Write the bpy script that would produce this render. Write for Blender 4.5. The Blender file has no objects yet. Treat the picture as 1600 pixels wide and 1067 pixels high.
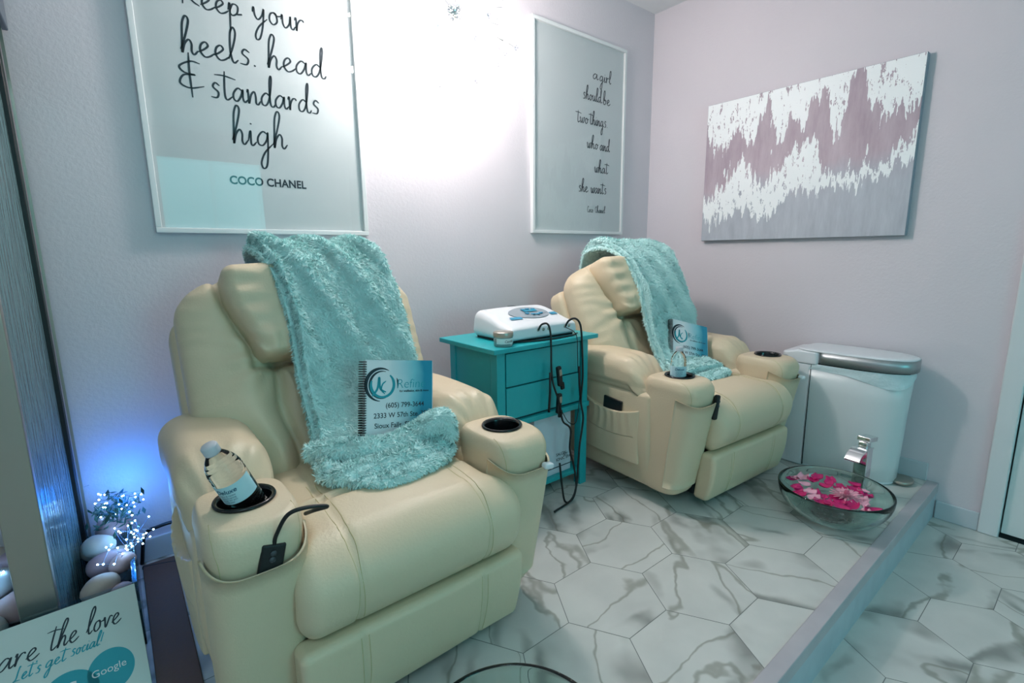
import bpy, bmesh, math, random
import numpy as np
from mathutils import Vector, Matrix
R = math.radians
sc = bpy.context.scene
C = sc.collection
# ---------------------------------------------------------------- camera
cam_d = bpy.data.cameras.new('camera'); cam = bpy.data.objects.new('camera', cam_d); C.objects.link(cam)
F_PX, YAW, PITCH, ROLL = 770.7, 0.680506, 0.178394, -0.011055
cam_d.sensor_fit = 'HORIZONTAL'; cam_d.sensor_width = 36.0; cam_d.lens = 36.0*F_PX/1600; cam_d.clip_start = 0.02
def cam_axes():
    cy, sy = math.cos(YAW), math.sin(YAW)
    f = Vector((sy*math.cos(PITCH), cy*math.cos(PITCH), -math.sin(PITCH)))
    r = Vector((cy, -sy, 0)); u = r.cross(f)
    return math.cos(ROLL)*r+math.sin(ROLL)*u, -math.sin(ROLL)*r+math.cos(ROLL)*u, f
_r, _u, _f = cam_axes()
cam.matrix_world = Matrix(((_r.x, _u.x, -_f.x, 0), (_r.y, _u.y, -_f.y, 0), (_r.z, _u.z, -_f.z, 1.1), (0, 0, 0, 1)))
sc.camera = cam
# ---------------------------------------------------------------- world, light, exposure
sc.view_settings.view_transform = 'Standard'; sc.view_settings.look = 'None'
sc.view_settings.gamma = 1.0; sc.view_settings.use_curve_mapping = False
sc.view_settings.exposure = 0.33
w = bpy.data.worlds.new('world'); sc.world = w; w.use_nodes = True
w.node_tree.nodes['Background'].inputs[0].default_value = (0.25, 0.62, 0.68, 1)
w.node_tree.nodes['Background'].inputs[1].default_value = 1.6
def light(name, kind, loc, power, col, size=0.1, rot=(0, 0, 0), sy=None):
    d = bpy.data.lights.new(name, kind); d.energy = power; d.color = col
    if kind == 'AREA':
        d.size = size
        if sy: d.shape = 'RECTANGLE'; d.size_y = sy
    else: d.shadow_soft_size = size
    o = bpy.data.objects.new(name, d); o.location = loc; o.rotation_euler = rot; C.objects.link(o); return o
CH = (1.19, 1.82, 2.05)                                   # the crystal chandelier's centre
light('chandelier_light', 'POINT', CH, 46.0, (1.0, 0.92, 0.885), 0.07)
light('teal_window_fill', 'AREA', (1.15, -3.05, 1.5), 16.0, (0.12, 0.85, 0.9), 1.1, (R(90), 0, R(0)), 1.5)  # teal fill lamp added behind the camera, mirrored in the glazing
light('ceiling_fill_light', 'AREA', (-0.5, -0.9, 2.52), 15.0, (0.56, 0.92, 1.0), 0.9, (0, 0, 0), 0.9)  # unseen teal fill added near the ceiling, no fixture there
light('fairy_light_glow', 'POINT', (-0.03, 2.00, 0.34), 1.25, (0.0, 0.19, 1.0), 0.05)

# ---------------------------------------------------------------- helpers
def s2l(c):
    return tuple(((x/255)/12.92 if x/255 <= 0.04045 else ((x/255+0.055)/1.055)**2.4) for x in c)
def mat(name, col, rough=0.5, metal=0.0, srgb=True, bump=None, var=None, **kw):
    m = bpy.data.materials.new(name); m.use_nodes = True
    nt = m.node_tree; b = nt.nodes['Principled BSDF']
    c = s2l(col) if srgb else col
    b.inputs['Base Color'].default_value = (*c, 1); b.inputs['Roughness'].default_value = rough
    b.inputs['Metallic'].default_value = metal
    for k, v in kw.items(): b.inputs[k.replace('_', ' ')].default_value = v
    if bump or var:
        tc = nt.nodes.new('ShaderNodeTexCoord')
    if bump:                                              # (scale, strength, distance)
        n = nt.nodes.new('ShaderNodeTexNoise'); n.inputs['Scale'].default_value = bump[0]; n.inputs['Detail'].default_value = 4
        bp = nt.nodes.new('ShaderNodeBump'); bp.inputs['Strength'].default_value = bump[1]; bp.inputs['Distance'].default_value = bump[2]
        nt.links.new(tc.outputs['Object'], n.inputs['Vector']); nt.links.new(n.outputs['Fac'], bp.inputs['Height'])
        nt.links.new(bp.outputs['Normal'], b.inputs['Normal'])
    if var:                                               # (scale, colour2)
        n2 = nt.nodes.new('ShaderNodeTexNoise'); n2.inputs['Scale'].default_value = var[0]; n2.inputs['Detail'].default_value = 3
        mx = nt.nodes.new('ShaderNodeMix'); mx.data_type = 'RGBA'
        nt.links.new(tc.outputs['Object'], n2.inputs['Vector']); nt.links.new(n2.outputs['Fac'], mx.inputs[0])
        mx.inputs[6].default_value = (*c, 1); mx.inputs[7].default_value = (*s2l(var[1]), 1)
        nt.links.new(mx.outputs[2], b.inputs['Base Color'])
    return m
def glassmat(name, col=(1, 1, 1), rough=0.0, ior=1.45, bump=None):
    m = bpy.data.materials.new(name); m.use_nodes = True; nt = m.node_tree
    nt.nodes.remove(nt.nodes['Principled BSDF']); out = nt.nodes['Material Output']
    # thin clear sheet: transparent with a fresnel reflection
    tr = nt.nodes.new('ShaderNodeBsdfTransparent'); tr.inputs[0].default_value = (*col, 1)
    gl = nt.nodes.new('ShaderNodeBsdfGlossy'); gl.inputs['Roughness'].default_value = rough
    fr = nt.nodes.new('ShaderNodeFresnel'); fr.inputs[0].default_value = ior
    mx = nt.nodes.new('ShaderNodeMixShader')
    ge = nt.nodes.new('ShaderNodeNewGeometry'); iv = nt.nodes.new('ShaderNodeMath'); iv.operation = 'SUBTRACT'; iv.inputs[0].default_value = 1.0
    ml = nt.nodes.new('ShaderNodeMath'); ml.operation = 'MULTIPLY'; nt.links.new(ge.outputs['Backfacing'], iv.inputs[1])
    nt.links.new(fr.outputs[0], ml.inputs[0]); nt.links.new(iv.outputs[0], ml.inputs[1])
    nt.links.new(ml.outputs[0], mx.inputs[0]); nt.links.new(tr.outputs[0], mx.inputs[1]); nt.links.new(gl.outputs[0], mx.inputs[2])
    nt.links.new(mx.outputs[0], out.inputs[0])
    if bump:
        tc = nt.nodes.new('ShaderNodeTexCoord'); mp = nt.nodes.new('ShaderNodeMapping'); mp.inputs['Scale'].default_value = bump[1]
        n = nt.nodes.new('ShaderNodeTexNoise'); n.inputs['Scale'].default_value = bump[0]
        bp = nt.nodes.new('ShaderNodeBump'); bp.inputs['Strength'].default_value = bump[2]; bp.inputs['Distance'].default_value = 0.01
        nt.links.new(tc.outputs['Object'], mp.inputs['Vector']); nt.links.new(mp.outputs[0], n.inputs['Vector'])
        nt.links.new(n.outputs['Fac'], bp.inputs['Height']); nt.links.new(bp.outputs['Normal'], gl.inputs['Normal']); nt.links.new(bp.outputs['Normal'], fr.inputs['Normal'])
    return m
def emis(name, col, strength):
    m = bpy.data.materials.new(name); m.use_nodes = True; b = m.node_tree.nodes['Principled BSDF']
    b.inputs['Base Color'].default_value = (*col, 1)
    b.inputs['Emission Color'].default_value = (*col, 1); b.inputs['Emission Strength'].default_value = strength
    return m
def tag(o, label=None, cat=None, group=None, kind=None):
    if label: o['label'] = label
    if cat: o['category'] = cat
    if group: o['group'] = group
    if kind: o['kind'] = kind
    return o
def empty(name, loc, rz=0.0, label=None, cat=None, group=None):
    o = bpy.data.objects.new(name, None); C.objects.link(o); o.location = loc; o.rotation_euler = (0, 0, rz)
    o.empty_display_size = 0.05
    return tag(o, label, cat, group)
class MB:
    def __init__(s): s.v = []; s.f = []
    def add(s, V, Fc):
        n = len(s.v); s.v.extend([tuple(map(float, p)) for p in V]); s.f.extend([tuple(int(i)+n for i in f) for f in Fc]); return s
    def box(s, x0, x1, y0, y1, z0, z1, M=None):
        V = [(x, y, z) for z in (z0, z1) for y in (y0, y1) for x in (x0, x1)]
        if M is not None: V = [M @ Vector(p) for p in V]
        return s.add(V, [(0, 2, 3, 1), (4, 5, 7, 6), (0, 1, 5, 4), (2, 6, 7, 3), (0, 4, 6, 2), (1, 3, 7, 5)])
    def arr(s, VF): return s.add(*VF)
    def obj(s, name, m, parent=None, smooth=False, bevel=0, seg=2, loc=None):
        me = bpy.data.meshes.new(name); me.from_pydata(s.v, [], s.f); me.update()
        o = bpy.data.objects.new(name, me); C.objects.link(o)
        if m: me.materials.append(m)
        if smooth: me.polygons.foreach_set('use_smooth', [True]*len(me.polygons))
        if parent: o.parent = parent
        if loc: o.location = loc
        if bevel:
            b = o.modifiers.new('bevel', 'BEVEL'); b.width = bevel; b.segments = seg; b.limit_method = 'ANGLE'; b.angle_limit = R(40)
            for p in me.polygons: p.use_smooth = True
            wn = o.modifiers.new('wn', 'WEIGHTED_NORMAL'); wn.keep_sharp = False
        return o
def hsh(ix, iy, iz, seed):
    h = (ix.astype(np.int64)*374761393 + iy.astype(np.int64)*668265263 + iz.astype(np.int64)*2147483647 + seed*974634777) & 0x7fffffff
    h = ((h ^ (h >> 13))*1274126177) & 0x7fffffff
    h = (h ^ (h >> 16)) & 0xffff
    return h/32767.5 - 1.0
def vn(P, sx, sy=None, sz=None, seed=0):                  # smooth value noise, -1..1
    sy = sx if sy is None else sy; sz = sx if sz is None else sz
    Q = np.asarray(P, float)*np.array([sx, sy, sz]); I = np.floor(Q); T = Q-I; T = T*T*(3-2*T); I = I.astype(np.int64)
    o = 0
    for dx in (0, 1):
        for dy in (0, 1):
            for dz in (0, 1):
                wgt = (T[:, 0] if dx else 1-T[:, 0])*(T[:, 1] if dy else 1-T[:, 1])*(T[:, 2] if dz else 1-T[:, 2])
                o = o+wgt*hsh(I[:, 0]+dx, I[:, 1]+dy, I[:, 2]+dz, seed)
    return o
def sst(a, b, x): t = np.clip((x-a)/(b-a), 0, 1); return t*t*(3-2*t)
def rbox(hx, hy, hz, r, cell=0.02, k=4, fn=None, off=(0, 0, 0)):
    """rounded box, dense enough to be deformed; fn(P)->P works in local coordinates"""
    rr = r if isinstance(r, (tuple, list)) else (r, r, r)
    def ax(h, r_):
        n = max(2, int(round(2*(h-r_)/cell))+1)
        mid = np.linspace(-(h-r_), h-r_, n); ph = np.linspace(0, math.pi/4, k+1)[1:]
        t = r_*np.tan(ph); return np.concatenate([-(h-r_)-t[::-1], mid, (h-r_)+t])
    H = [hx, hy, hz]; A = [ax(H[i], rr[i]) for i in range(3)]
    V = []; idx = {}; Fc = []
    def vid(i, j, l):
        key = (i, j, l)
        if key not in idx: idx[key] = len(V); V.append((A[0][i], A[1][j], A[2][l]))
        return idx[key]
    n = [len(a) for a in A]
    for d in range(3):
        a, b = (d+1) % 3, (d+2) % 3
        for side in (0, n[d]-1):
            for i in range(n[a]-1):
                for j in range(n[b]-1):
                    q = []
                    for (p, s_) in ((i, j), (i+1, j), (i+1, j+1), (i, j+1)):
                        t = [0, 0, 0]; t[d] = side; t[a] = p; t[b] = s_; q.append(vid(*t))
                    Fc.append(tuple(q if side else q[::-1]))
    P = np.array(V); r3 = np.array(rr); Hh = np.array(H)
    inner = np.clip(P, -(Hh-r3), Hh-r3); D = (P-inner)/r3; L = np.linalg.norm(D, axis=1, keepdims=True); L[L == 0] = 1
    P = inner+D/L*r3
    if fn is not None: P = fn(P)
    return P+np.array(off), Fc
def lathe(prof, n=32, M=None):
    V = []; Fc = []; m = len(prof)
    for i in range(n):
        a = 2*math.pi*i/n
        for (r_, z) in prof: V.append((r_*math.cos(a), r_*math.sin(a), z))
    for i in range(n):
        j = (i+1) % n
        for k in range(m-1): Fc.append((i*m+k, j*m+k, j*m+k+1, i*m+k+1))
    if M is not None: V = [M @ Vector(p) for p in V]
    return V, Fc
def cr(pts, n=8, closed=False):                           # Catmull-Rom smoothing
    P = [np.array(p, float) for p in pts]
    if len(P) < 3: return np.array(P)
    Q = ([P[-1]]+P+[P[0], P[1]]) if closed else ([2*P[0]-P[1]]+P+[2*P[-1]-P[-2]])
    out = []
    for i in range(1, len(Q)-2):
        for t in np.linspace(0, 1, n, endpoint=False):
            a, b, c, d = Q[i-1:i+3]
            out.append(0.5*((2*b)+(c-a)*t+(2*a-5*b+4*c-d)*t*t+(3*b-a-3*c+d)*t**3))
    if not closed: out.append(P[-1])
    return np.array(out)
def tube(pts, r, n=8, closed=False, cap=True):
    P = np.asarray(pts, float); m = len(P); V = []; Fc = []
    T = np.gradient(P, axis=0) if not closed else np.roll(P, -1, 0)-np.roll(P, 1, 0)
    T /= np.maximum(np.linalg.norm(T, axis=1, keepdims=True), 1e-9)
    up = np.array([0, 0, 1.0]) if abs(T[0][2]) < 0.9 else np.array([1.0, 0, 0]); N = np.cross(T[0], up); N /= np.linalg.norm(N)
    rad = r if hasattr(r, '__len__') else [r]*m
    for i in range(m):
        N = N-T[i]*np.dot(N, T[i]); N /= max(np.linalg.norm(N), 1e-9); B = np.cross(T[i], N)
        for k in range(n):
            a = 2*math.pi*k/n; V.append(P[i]+rad[i]*(math.cos(a)*N+math.sin(a)*B))
    for i in range(m if closed else m-1):
        j = (i+1) % m
        for k in range(n): Fc.append((i*n+k, i*n+(k+1) % n, j*n+(k+1) % n, j*n+k))
    if cap and not closed: Fc.append(tuple(range(n))[::-1]); Fc.append(tuple((m-1)*n+k for k in range(n)))
    return V, Fc
def ribbon(P2, wd, taper=True):                           # flat stroke in the (u,v) plane
    P = np.asarray(P2, float); T = np.gradient(P, axis=0); T /= np.maximum(np.linalg.norm(T, axis=1, keepdims=True), 1e-9)
    N = np.stack([-T[:, 1], T[:, 0]], 1); m = len(P)
    h = np.full(m, wd/2)
    if taper: h = h*(0.55+0.45*np.minimum(1, np.minimum(np.arange(m), np.arange(m)[::-1])/4.0)); h = h*(0.8+0.35*np.abs(T[:, 1]))
    V = np.concatenate([P+N*h[:, None], P-N*h[:, None]]); return V, [(i, m+i, m+i+1, i+1) for i in range(m-1)]
def sheet3(V2, Fc, O, U, Vv, lift=0.0):
    O, U, Vv = Vector(O), Vector(U), Vector(Vv); N = U.cross(Vv).normalized()
    return [O+U*float(p[0])+Vv*float(p[1])+N*lift for p in V2], Fc
GL = {
 'a': (1.1, [[(.75, .85), (.45, 1.), (.12, .6), (.1, .15), (.35, .02), (.65, .45), (.8, .95), (.78, .3), (.9, .02), (1.15, .25)]]),
 'b': (.95, [[(0, .2), (.35, 1.2), (.5, 2.2), (.38, 2.5), (.2, 2.), (.12, .6), (.2, .05), (.5, .05), (.7, .5), (.5, .9), (.38, .7), (.95, .75)]]),
 'c': (.75, [[(.6, .85), (.35, 1.), (.12, .5), (.3, .02), (.75, .25)]]),
 'd': (1.1, [[(.75, .8), (.45, 1.), (.12, .6), (.12, .12), (.4, .05), (.7, .6), (.95, 1.9), (.95, 2.4), (.82, 2.), (.75, .8), (.8, .1), (1., .02), (1.15, .25)]]),
 'e': (.9, [[(0, .25), (.35, .5), (.6, .8), (.45, 1.02), (.2, .8), (.12, .35), (.35, 0), (.65, .08), (.95, .35)]]),
 'g': (1.1, [[(.75, .85), (.45, 1.), (.12, .6), (.12, .15), (.4, .08), (.7, .5), (.78, .95), (.7, -.4), (.55, -1.3), (.3, -1.5), (.2, -1.1), (.5, -.4), (1.1, .25)]]),
 'h': (1.0, [[(0, .2), (.35, 1.2), (.6, 2.2), (.45, 2.5), (.25, 2.), (.15, 1.), (.08, 0), (.25, .6), (.5, .95), (.65, .7), (.62, .2), (.75, 0), (1., .3)]]),
 'i': (.55, [[(0, .25), (.2, .95), (.18, .15), (.3, 0), (.55, .25)], [(.24, 1.38), (.28, 1.46)]]),
 'k': (.95, [[(0, .2), (.35, 1.2), (.55, 2.2), (.4, 2.5), (.2, 2.), (.12, 0), (.25, .55), (.6, 1.), (.62, .68), (.3, .5), (.6, .05), (.95, .25)]]),
 'l': (.6, [[(0, .2), (.35, 1.2), (.55, 2.1), (.42, 2.5), (.22, 2.), (.15, .7), (.3, 0), (.6, .25)]]),
 'n': (1.0, [[(0, .8), (.1, 1.), (.1, 0), (.3, .65), (.55, .95), (.65, .6), (.65, .1), (.8, 0), (1., .3)]]),
 'o': (.95, [[(.5, 1.), (.2, .8), (.12, .3), (.35, 0), (.65, .3), (.6, .85), (.45, .95), (.7, .75), (1., .85)]]),
 'p': (.95, [[(0, .4), (.15, 1.), (.1, -.2), (.04, -1.3)], [(.1, .3), (.35, .95), (.68, .85), (.6, .3), (.3, .05), (.15, .2)], [(.6, .2), (.95, .3)]]),
 'r': (.8, [[(0, .8), (.12, 1.), (.12, .0), (.2, .5), (.4, .9), (.6, .95), (.7, .8)]]),
 's': (.85, [[(.75, .95), (.45, 1.12), (.28, .8), (.62, .45), (.5, .05), (.08, .05)]]),
 't': (.75, [[(.34, 2.1), (.24, 1.), (.24, .2), (.4, 0), (.78, .3)], [(-.4, 1.72), (.3, 1.75), (1.1, 1.6)]]),
 'u': (1.0, [[(0, .6), (.1, 1.), (.12, .3), (.3, 0), (.6, .4), (.7, 1.), (.7, .2), (.85, 0), (1.05, .3)]]),
 'v': (.85, [[(0, .7), (.1, 1.), (.3, .03), (.6, .95), (.9, .85)]]),
 'w': (1.15, [[(0, .7), (.08, 1.), (.12, .2), (.3, .02), (.5, .5), (.55, .9), (.58, .2), (.75, .02), (.95, .5), (.95, 1.), (1.2, .9)]]),
 'y': (1.05, [[(0, .6), (.1, 1.), (.15, .4), (.35, .1), (.65, .5), (.8, 1.), (.65, -.3), (.4, -1.3), (.15, -1.5), (.1, -1.1), (.4, -.4), (1., .3)]]),
 '.': (.5, [[(.15, .02), (.2, .12)]]), ',': (.5, [[(.2, .12), (.12, -.15)]]), ':': (.4, [[(.2, .1), (.22, .2)], [(.2, .7), (.22, .8)]]),
 "'": (.3, [[(.15, 2.1), (.12, 1.8)]]), '!': (.5, [[(.35, 2.), (.2, .5)], [(.12, .02), (.15, .1)]]), ' ': (.7, []),
 '&': (1.3, [[(1.05, 1.5), (.6, 1.55), (.05, 1.2), (.25, .9), (.75, .85), (.2, .75), (0, .3), (.45, .1), (1.15, .3)], [(.55, 2.), (.5, 1.), (.52, -.4)]]),
 'K': (1.2, [[(.25, 2.3), (.15, 1.), (.1, 0)], [(1.0, 2.3), (.3, 1.1), (.7, .4), (1.15, .1)]]),
 'C': (1.0, [[(.9, 1.7), (.6, 2.1), (.2, 1.4), (.2, .5), (.5, 0), (1., .3)]]),
 'S': (1.2, [[(1., 1.9), (.6, 2.2), (.3, 1.6), (.8, .9), (.6, .1), (.1, .2)]]),
 'L': (1.1, [[(.6, 2.), (.5, 2.2), (.4, 1.5), (.35, .4), (.05, .05), (.4, .1), (1., .05)]]),
}
def script_text(txt, u, v, xh, width, wd, slant=0.0):
    """handwriting: starts at (u,v), x-height xh, stretched to fill width"""
    tot = sum(GL[c][0] for c in txt); k = width/tot; mb = MB(); x = 0
    for ch in txt:
        adv, st = GL[ch]
        for s_ in st:
            P = cr([((px+x)*k+py*xh*slant, py*xh) for px, py in s_], 7)+np.array([u, v])
            V, Fc = ribbon(P, wd, len(s_) > 2); mb.add([(p[0], p[1], 0) for p in V], Fc)
        x += adv
    return [(p[0], p[1]) for p in mb.v], mb.f
def font_text(txt, size, bold=0.0, shear=0.0, spacing=1.0, align='LEFT'):
    cu = bpy.data.curves.new('t', 'FONT'); cu.body = txt; cu.size = size; cu.offset = bold; cu.shear = shear; cu.space_character = spacing; cu.align_x = align
    o = bpy.data.objects.new('t', cu); C.objects.link(o); dg = bpy.context.evaluated_depsgraph_get()
    me = bpy.data.meshes.new_from_object(o.evaluated_get(dg)); V = [(v.co.x, v.co.y) for v in me.vertices]; Fc = [tuple(p.vertices) for p in me.polygons]
    bpy.data.objects.remove(o); bpy.data.meshes.remove(me); bpy.data.curves.remove(cu); return V, Fc
def appM(VF, M): return [M @ Vector(p) for p in VF[0]], VF[1]
def shift2(VF, du, dv): return [(p[0]+du, p[1]+dv) for p in VF[0]], VF[1]
def disc2(cx, cy, rx, ry, n=48): return [(cx+rx*math.cos(2*math.pi*i/n), cy+ry*math.sin(2*math.pi*i/n)) for i in range(n)], [tuple(range(n))]
def copy_tree(o, parent=None):
    c = o.copy(); C.objects.link(c); c.parent = parent
    for ch in list(o.children): copy_tree(ch, c)
    return c

# ---------------------------------------------------------------- materials
M_wall = mat('lilac_wall_paint', (220, 211, 217), 0.55, bump=(90, 0.25, 0.004))
M_ceil = mat('ceiling_paint', (228, 228, 230), 0.8)
M_white = mat('white_trim_paint', (222, 226, 228), 0.4)
M_base = mat('baseboard_paint', (198, 204, 210), 0.45)
M_door = mat('door_paint', (222, 228, 228), 0.45)
M_dark = mat('dark_gap', (20, 24, 28), 0.8)
M_grout = mat('grout', (120, 124, 122), 0.8)
M_leather = mat('cream_leather', (218, 200, 171), 0.46, bump=(160, 0.28, 0.0025), var=(5, (212, 193, 163)))
M_thread = mat('stitch_thread', (196, 180, 138), 0.7)
M_cup = mat('black_gloss_plastic', (10, 11, 14), 0.18)
M_black = mat('black_rubber', (12, 13, 16), 0.45)
M_metal = mat('chair_mechanism_metal', (40, 42, 45), 0.4, 0.6)
M_fur = mat('aqua_fleece', (206, 241, 239), 0.9, Sheen_Weight=0.25, Sheen_Roughness=0.6, Specular_IOR_Level=0.05)
M_teal = mat('teal_lacquer', (30, 165, 172), 0.35, bump=(60, 0.05, 0.002))
M_tealline = mat('teal_shadow_groove', (8, 60, 68), 0.6)
M_steel = mat('brushed_steel', (176, 170, 160), 0.35, 0.85)
M_chrome = mat('chrome', (225, 228, 230), 0.07, 1.0)
M_plastic = mat('white_plastic', (226, 229, 233), 0.3)
M_canwhite = mat('white_enamel', (216, 222, 224), 0.28)
M_paper = mat('poster_paper', (208, 211, 213), 0.6, bump=(6, 0.12, 0.02))
M_ink = mat('dark_ink', (22, 38, 50), 0.5)
M_tealink = mat('teal_ink', (20, 150, 165), 0.5)
M_frame = mat('white_picture_frame', (226, 227, 228), 0.4)
M_glaze = glassmat('clear_glazing', (0.985, 0.99, 0.99), 0.0, 1.5)
M_clear = glassmat('clear_tray_glass', (0.86, 0.95, 0.97), 0.0, 1.5)

# ---------------------------------------------------------------- the room
WY, WX = 2.127, 2.937          # back wall plane, right wall plane
LZ = -0.17                     # lower floor
def struct(name, mb, m, **k): o = mb.obj(name, m, **k); o['kind'] = 'structure'; return o
struct('wall_back', MB().box(-2.1, WX+0.12, WY, WY+0.12, LZ-0.1, 2.6), M_wall)
DY0, DY1 = -0.72, 0.204        # door opening in the right wall
rw = MB().box(WX, WX+0.12, DY1, WY, LZ-0.1, 2.6).box(WX, WX+0.12, -3.3, DY0, LZ-0.1, 2.6).box(WX, WX+0.12, DY0, DY1, 1.9, 2.6)
struct('wall_right', rw, M_wall)
struct('wall_left', MB().box(-2.1, -1.98, -3.3, WY, LZ-0.1, 2.6), M_wall)
fw = MB().box(-1.98, 0.6, -3.32, -3.2, LZ-0.1, 2.6).box(1.75, WX, -3.32, -3.2, LZ-0.1, 2.6).box(0.6, 1.75, -3.32, -3.2, LZ-0.1, 0.75).box(0.6, 1.75, -3.32, -3.2, 2.3, 2.6)
struct('wall_front', fw, M_wall)
struct('ceiling', MB().box(-2.1, WX+0.12, -3.32, WY+0.12, 2.6, 2.7), M_ceil)
wf = MB()
for b in ((0.6, 0.65, 0.75, 2.3), (1.7, 1.75, 0.75, 2.3), (0.65, 1.7, 0.75, 0.8), (0.65, 1.7, 2.25, 2.3), (1.15, 1.19, 0.8, 2.25)):
    wf.box(b[0], b[1], -3.3, -3.22, b[2], b[3])
wo = struct('added_window_1', wf, M_white)  # window added out of view to carry the teal fill
MB().box(0.65, 1.7, -3.262, -3.258, 0.8, 2.25).obj('pane', M_glaze, wo)
# marble hexagon tiles
def marble():
    m = bpy.data.materials.new('marble_hexagon_tile'); m.use_nodes = True; nt = m.node_tree; N = nt.nodes; L = nt.links; b = N['Principled BSDF']
    uv = N.new('ShaderNodeUVMap'); uv.uv_map = 'UVMap'
    nw = N.new('ShaderNodeTexNoise'); nw.inputs['Scale'].default_value = 3.2; nw.inputs['Detail'].default_value = 4
    sub = N.new('ShaderNodeVectorMath'); sub.operation = 'SUBTRACT'; sub.inputs[1].default_value = (.5, .5, .5)
    scl = N.new('ShaderNodeVectorMath'); scl.operation = 'SCALE'; scl.inputs['Scale'].default_value = 0.16
    add = N.new('ShaderNodeVectorMath'); add.operation = 'ADD'
    L.new(uv.outputs[0], nw.inputs['Vector']); L.new(nw.outputs['Color'], sub.inputs[0]); L.new(sub.outputs[0], scl.inputs[0]); L.new(scl.outputs[0], add.inputs[0]); L.new(uv.outputs[0], add.inputs[1])
    def vein(scale, sx, width, seed, rot):
        mp = N.new('ShaderNodeMapping'); mp.inputs['Location'].default_value = (seed, seed*1.7, seed*.3); mp.inputs['Rotation'].default_value = (0, 0, rot); mp.inputs['Scale'].default_value = (sx, 1, 1)
        n = N.new('ShaderNodeTexNoise'); n.inputs['Scale'].default_value = scale; n.inputs['Detail'].default_value = 2; n.inputs['Roughness'].default_value = 0.45
        a = N.new('ShaderNodeMath'); a.operation = 'SUBTRACT'; a.inputs[1].default_value = 0.5
        c = N.new('ShaderNodeMath'); c.operation = 'ABSOLUTE'; r = N.new('ShaderNodeMapRange'); r.interpolation_type = 'SMOOTHERSTEP'
        r.inputs['From Min'].default_value = 0; r.inputs['From Max'].default_value = width; r.inputs['To Min'].default_value = 1; r.inputs['To Max'].default_value = 0
        L.new(add.outputs[0], mp.inputs['Vector']); L.new(mp.outputs[0], n.inputs['Vector']); L.new(n.outputs['Fac'], a.inputs[0]); L.new(a.outputs[0], c.inputs[0]); L.new(c.outputs[0], r.inputs['Value'])
        return r.outputs[0]
    v1 = vein(3.0, 0.22, 0.045, 0.0, 0.9); v2 = vein(4.2, 0.20, 0.016, 4.0, 0.75)
    ms = N.new('ShaderNodeTexNoise'); ms.inputs['Scale'].default_value = 4.5; ms.inputs['Detail'].default_value = 2; L.new(uv.outputs[0], ms.inputs['Vector'])
    mr = N.new('ShaderNodeMapRange'); mr.inputs['From Min'].default_value = 0.42; mr.inputs['From Max'].default_value = 0.62; L.new(ms.outputs['Fac'], mr.inputs['Value'])
    m1 = N.new('ShaderNodeMath'); m1.operation = 'MULTIPLY'; L.new(v1, m1.inputs[0]); L.new(mr.outputs[0], m1.inputs[1])
    cl = N.new('ShaderNodeTexNoise'); cl.inputs['Scale'].default_value = 5; cl.inputs['Detail'].default_value = 5; L.new(add.outputs[0], cl.inputs['Vector'])
    base = N.new('ShaderNodeMix'); base.data_type = 'RGBA'; L.new(cl.outputs['Fac'], base.inputs[0])
    base.inputs[6].default_value = (*s2l((182, 183, 180)), 1); base.inputs[7].default_value = (*s2l((220, 219, 214)), 1)
    x1 = N.new('ShaderNodeMix'); x1.data_type = 'RGBA'; k = N.new('ShaderNodeMath'); k.operation = 'MULTIPLY'; k.inputs[1].default_value = 0.75; L.new(m1.outputs[0], k.inputs[0])
    L.new(k.outputs[0], x1.inputs[0]); L.new(base.outputs[2], x1.inputs[6]); x1.inputs[7].default_value = (*s2l((112, 113, 108)), 1)
    x2 = N.new('ShaderNodeMix'); x2.data_type = 'RGBA'; k2 = N.new('ShaderNodeMath'); k2.operation = 'MULTIPLY'; k2.inputs[1].default_value = 0.6; L.new(v2, k2.inputs[0])
    L.new(k2.outputs[0], x2.inputs[0]); L.new(x1.outputs[2], x2.inputs[6]); x2.inputs[7].default_value = (*s2l((120, 118, 104)), 1)
    L.new(x2.outputs[2], b.inputs['Base Color']); b.inputs['Roughness'].default_value = 0.42
    return m
M_tile = marble()
def clip_poly(poly, x0, x1, y0, y1):
    for ax_, val, keep in ((0, x0, 1), (0, x1, -1), (1, y0, 1), (1, y1, -1)):
        out = []
        for i in range(len(poly)):
            a, b = poly[i], poly[(i+1) % len(poly)]; da, db = (a[ax_]-val)*keep, (b[ax_]-val)*keep
            if da >= 0: out.append(a)
            if da*db < 0: t = da/(da-db); out.append((a[0]+(b[0]-a[0])*t, a[1]+(b[1]-a[1])*t))
        poly = out
        if len(poly) < 3: return []
    return poly
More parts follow.
